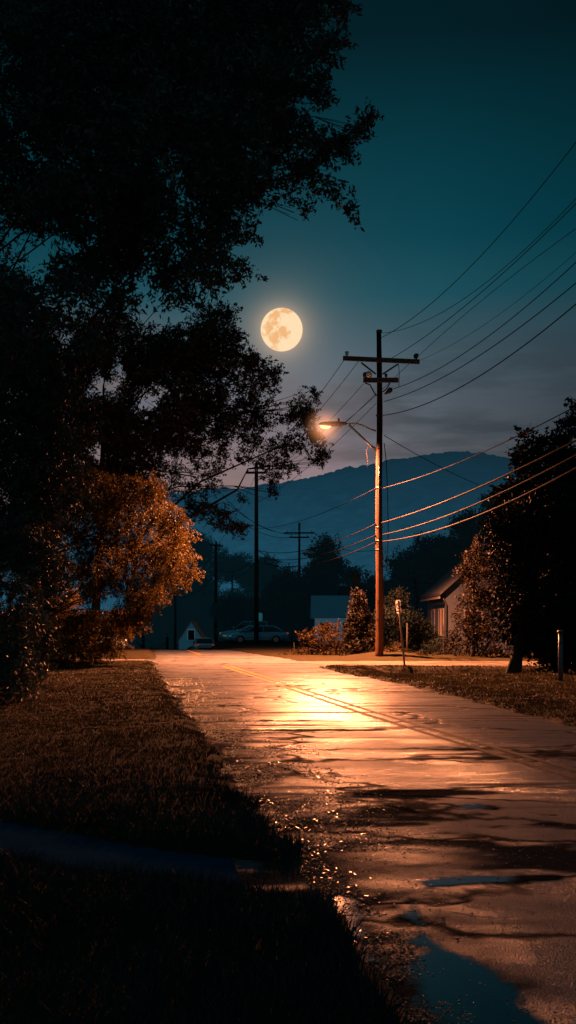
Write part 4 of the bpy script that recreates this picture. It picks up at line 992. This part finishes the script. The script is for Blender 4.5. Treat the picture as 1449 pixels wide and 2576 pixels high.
mdir = Vector((mx, my, mz-CAMZ)).normalized()

# ------------------------------------------------------------------ sky
w = bpy.data.worlds.new('World'); S.world = w; w.use_nodes = True
t = NT(w.node_tree); bg = w.node_tree.nodes['Background']; out = w.node_tree.nodes['World Output']
gen = t.new('ShaderNodeTexCoord').outputs['Generated']
dirn = t.vmath('NORMALIZE', gen).outputs[0]
sep = t.new('ShaderNodeSeparateXYZ'); t.l.new(dirn, sep.inputs[0])
z = t.math('MAXIMUM', sep.outputs['Z'], 0)
sky = t.ramp(z, [(0, (.24, .19, .20)), (.12, (.215, .175, .19)), (.15, (.185, .162, .182)), (.18, (.143, .145, .170)), (.216, (.106, .130, .160)), (.252, (.066, .112, .142)), (.303, (.010, .080, .110)), (.352, (.0008, .055, .080)), (.413, (.0004, .039, .056)), (.496, (.0004, .0135, .0205)), (.62, (.0004, .007, .011)), (1, (.0004, .005, .008))])
hor = t.math('SQRT', t.math('ADD', t.math('MULTIPLY', sep.outputs['X'], sep.outputs['X']), t.math('MULTIPLY', sep.outputs['Y'], sep.outputs['Y'])))
az = t.math('MULTIPLY_ADD', t.math('DIVIDE', sep.outputs['X'], t.math('MAXIMUM', hor, .001)), .5, .5)
azlo = t.ramp(az, [(0, .22), (.36, (.85, .75, .75)), (.46, (1.5, 1.22, 1.2)), (.515, (1.45, 1.2, 1.18)), (.545, (.98, 1.0, 1.0)), (.58, (.52, .60, .62)), (.64, (.22, .31, .34)), (1, .2)])
azhi = t.ramp(az, [(0, .3), (.40, .85), (.50, 1.0), (.57, .95), (.64, .66), (1, .3)])
azr = t.mix(t.ramp(z, [(.16, 0), (.32, 1)]), azlo, azhi)
back_ = t.ramp(t.math('MULTIPLY_ADD', sep.outputs['Y'], .5, .5), [(.45, 0), (.72, 1)])
sky = t.mix(1.0, sky, azr, 'MULTIPLY'); sky = t.mix(back_, (.022, .074, .094), sky)  # teal behind the camera added as unseen fill light
cl = t.noise(t.mapping(dirn, (3, 3, 16)), 2.2, 5, .6)
clm = t.math('MULTIPLY', t.ramp(cl, [(.44, 0), (.62, 1)]), t.ramp(z, [(.05, 0), (.13, 1), (.22, 1), (.30, 0)]))
sky = t.mix(t.math('MULTIPLY', clm, .55), sky, t.mix(t.ramp(az, [(.47, 1), (.56, 0)]), (.022, .034, .045), (.20, .135, .12)))
ang = t.math('ARCCOSINE', t.math('MINIMUM', t.vmath('DOT_PRODUCT', dirn, tuple(mdir)).outputs['Value'], .999999))
h1_ = t.math('MULTIPLY', t.math('EXPONENT', t.math('MULTIPLY', t.math('SUBTRACT', ang, rad(1.15)), -1/rad(.55))), .22)
h2_ = t.math('MULTIPLY', t.math('EXPONENT', t.math('MULTIPLY', ang, -1/rad(2.0))), .10)
hc = t.mix(1.0, t.mix(t.math('MINIMUM', t.math('ADD', h1_, h2_), .5), (0, 0, 0), (1.0, .62, .34)), (0, 0, 0), 'ADD')
sky = t.mix(1.0, sky, hc, 'ADD')
t.l.new(sky, bg.inputs['Color']); bg.inputs['Strength'].default_value = 1.0
ns = t.new('ShaderNodeTexSky', sky_type='NISHITA'); ns.sun_disc = False; ns.sun_elevation = math.asin(mdir.z); ns.sun_rotation = math.atan2(mdir.x, mdir.y)
bg2 = t.new('ShaderNodeBackground'); t.l.new(ns.outputs[0], bg2.inputs[0]); bg2.inputs[1].default_value = .00012
ad = t.new('ShaderNodeAddShader'); t.l.new(bg.outputs[0], ad.inputs[0]); t.l.new(bg2.outputs[0], ad.inputs[1]); t.l.new(ad.outputs[0], out.inputs[0])

# moonlight
sun = bpy.data.lights.new('moonlight', 'SUN'); sun.energy = .02; sun.angle = rad(.5); sun.color = (1, .86, .7)
su = bpy.data.objects.new('moonlight', sun); COL.objects.link(su); su.rotation_euler = mdir.to_track_quat('Z', 'Y').to_euler(); su.location = (0, 30, 40)

# ------------------------------------------------------------------ camera
cam = bpy.data.cameras.new('camera'); co = bpy.data.objects.new('camera', cam); COL.objects.link(co)
co.location = (0, 0, CAMZ); co.rotation_euler = (rad(90), 0, 0)
cam.sensor_fit = 'VERTICAL'; cam.sensor_height = 36; cam.sensor_width = 36; cam.lens = 36
cam.shift_y = (1570-1288)/2576; cam.clip_end = 12000; cam.clip_start = .1
S.camera = co
S.view_settings.view_transform = 'Standard'; S.view_settings.look = 'None'; S.view_settings.exposure = 0; S.view_settings.gamma = 1
S.cycles.use_denoising = True; S.cycles.max_bounces = 6; S.cycles.diffuse_bounces = 2; S.cycles.glossy_bounces = 3; S.cycles.sample_clamp_indirect = 3
S.cycles.use_light_tree = True
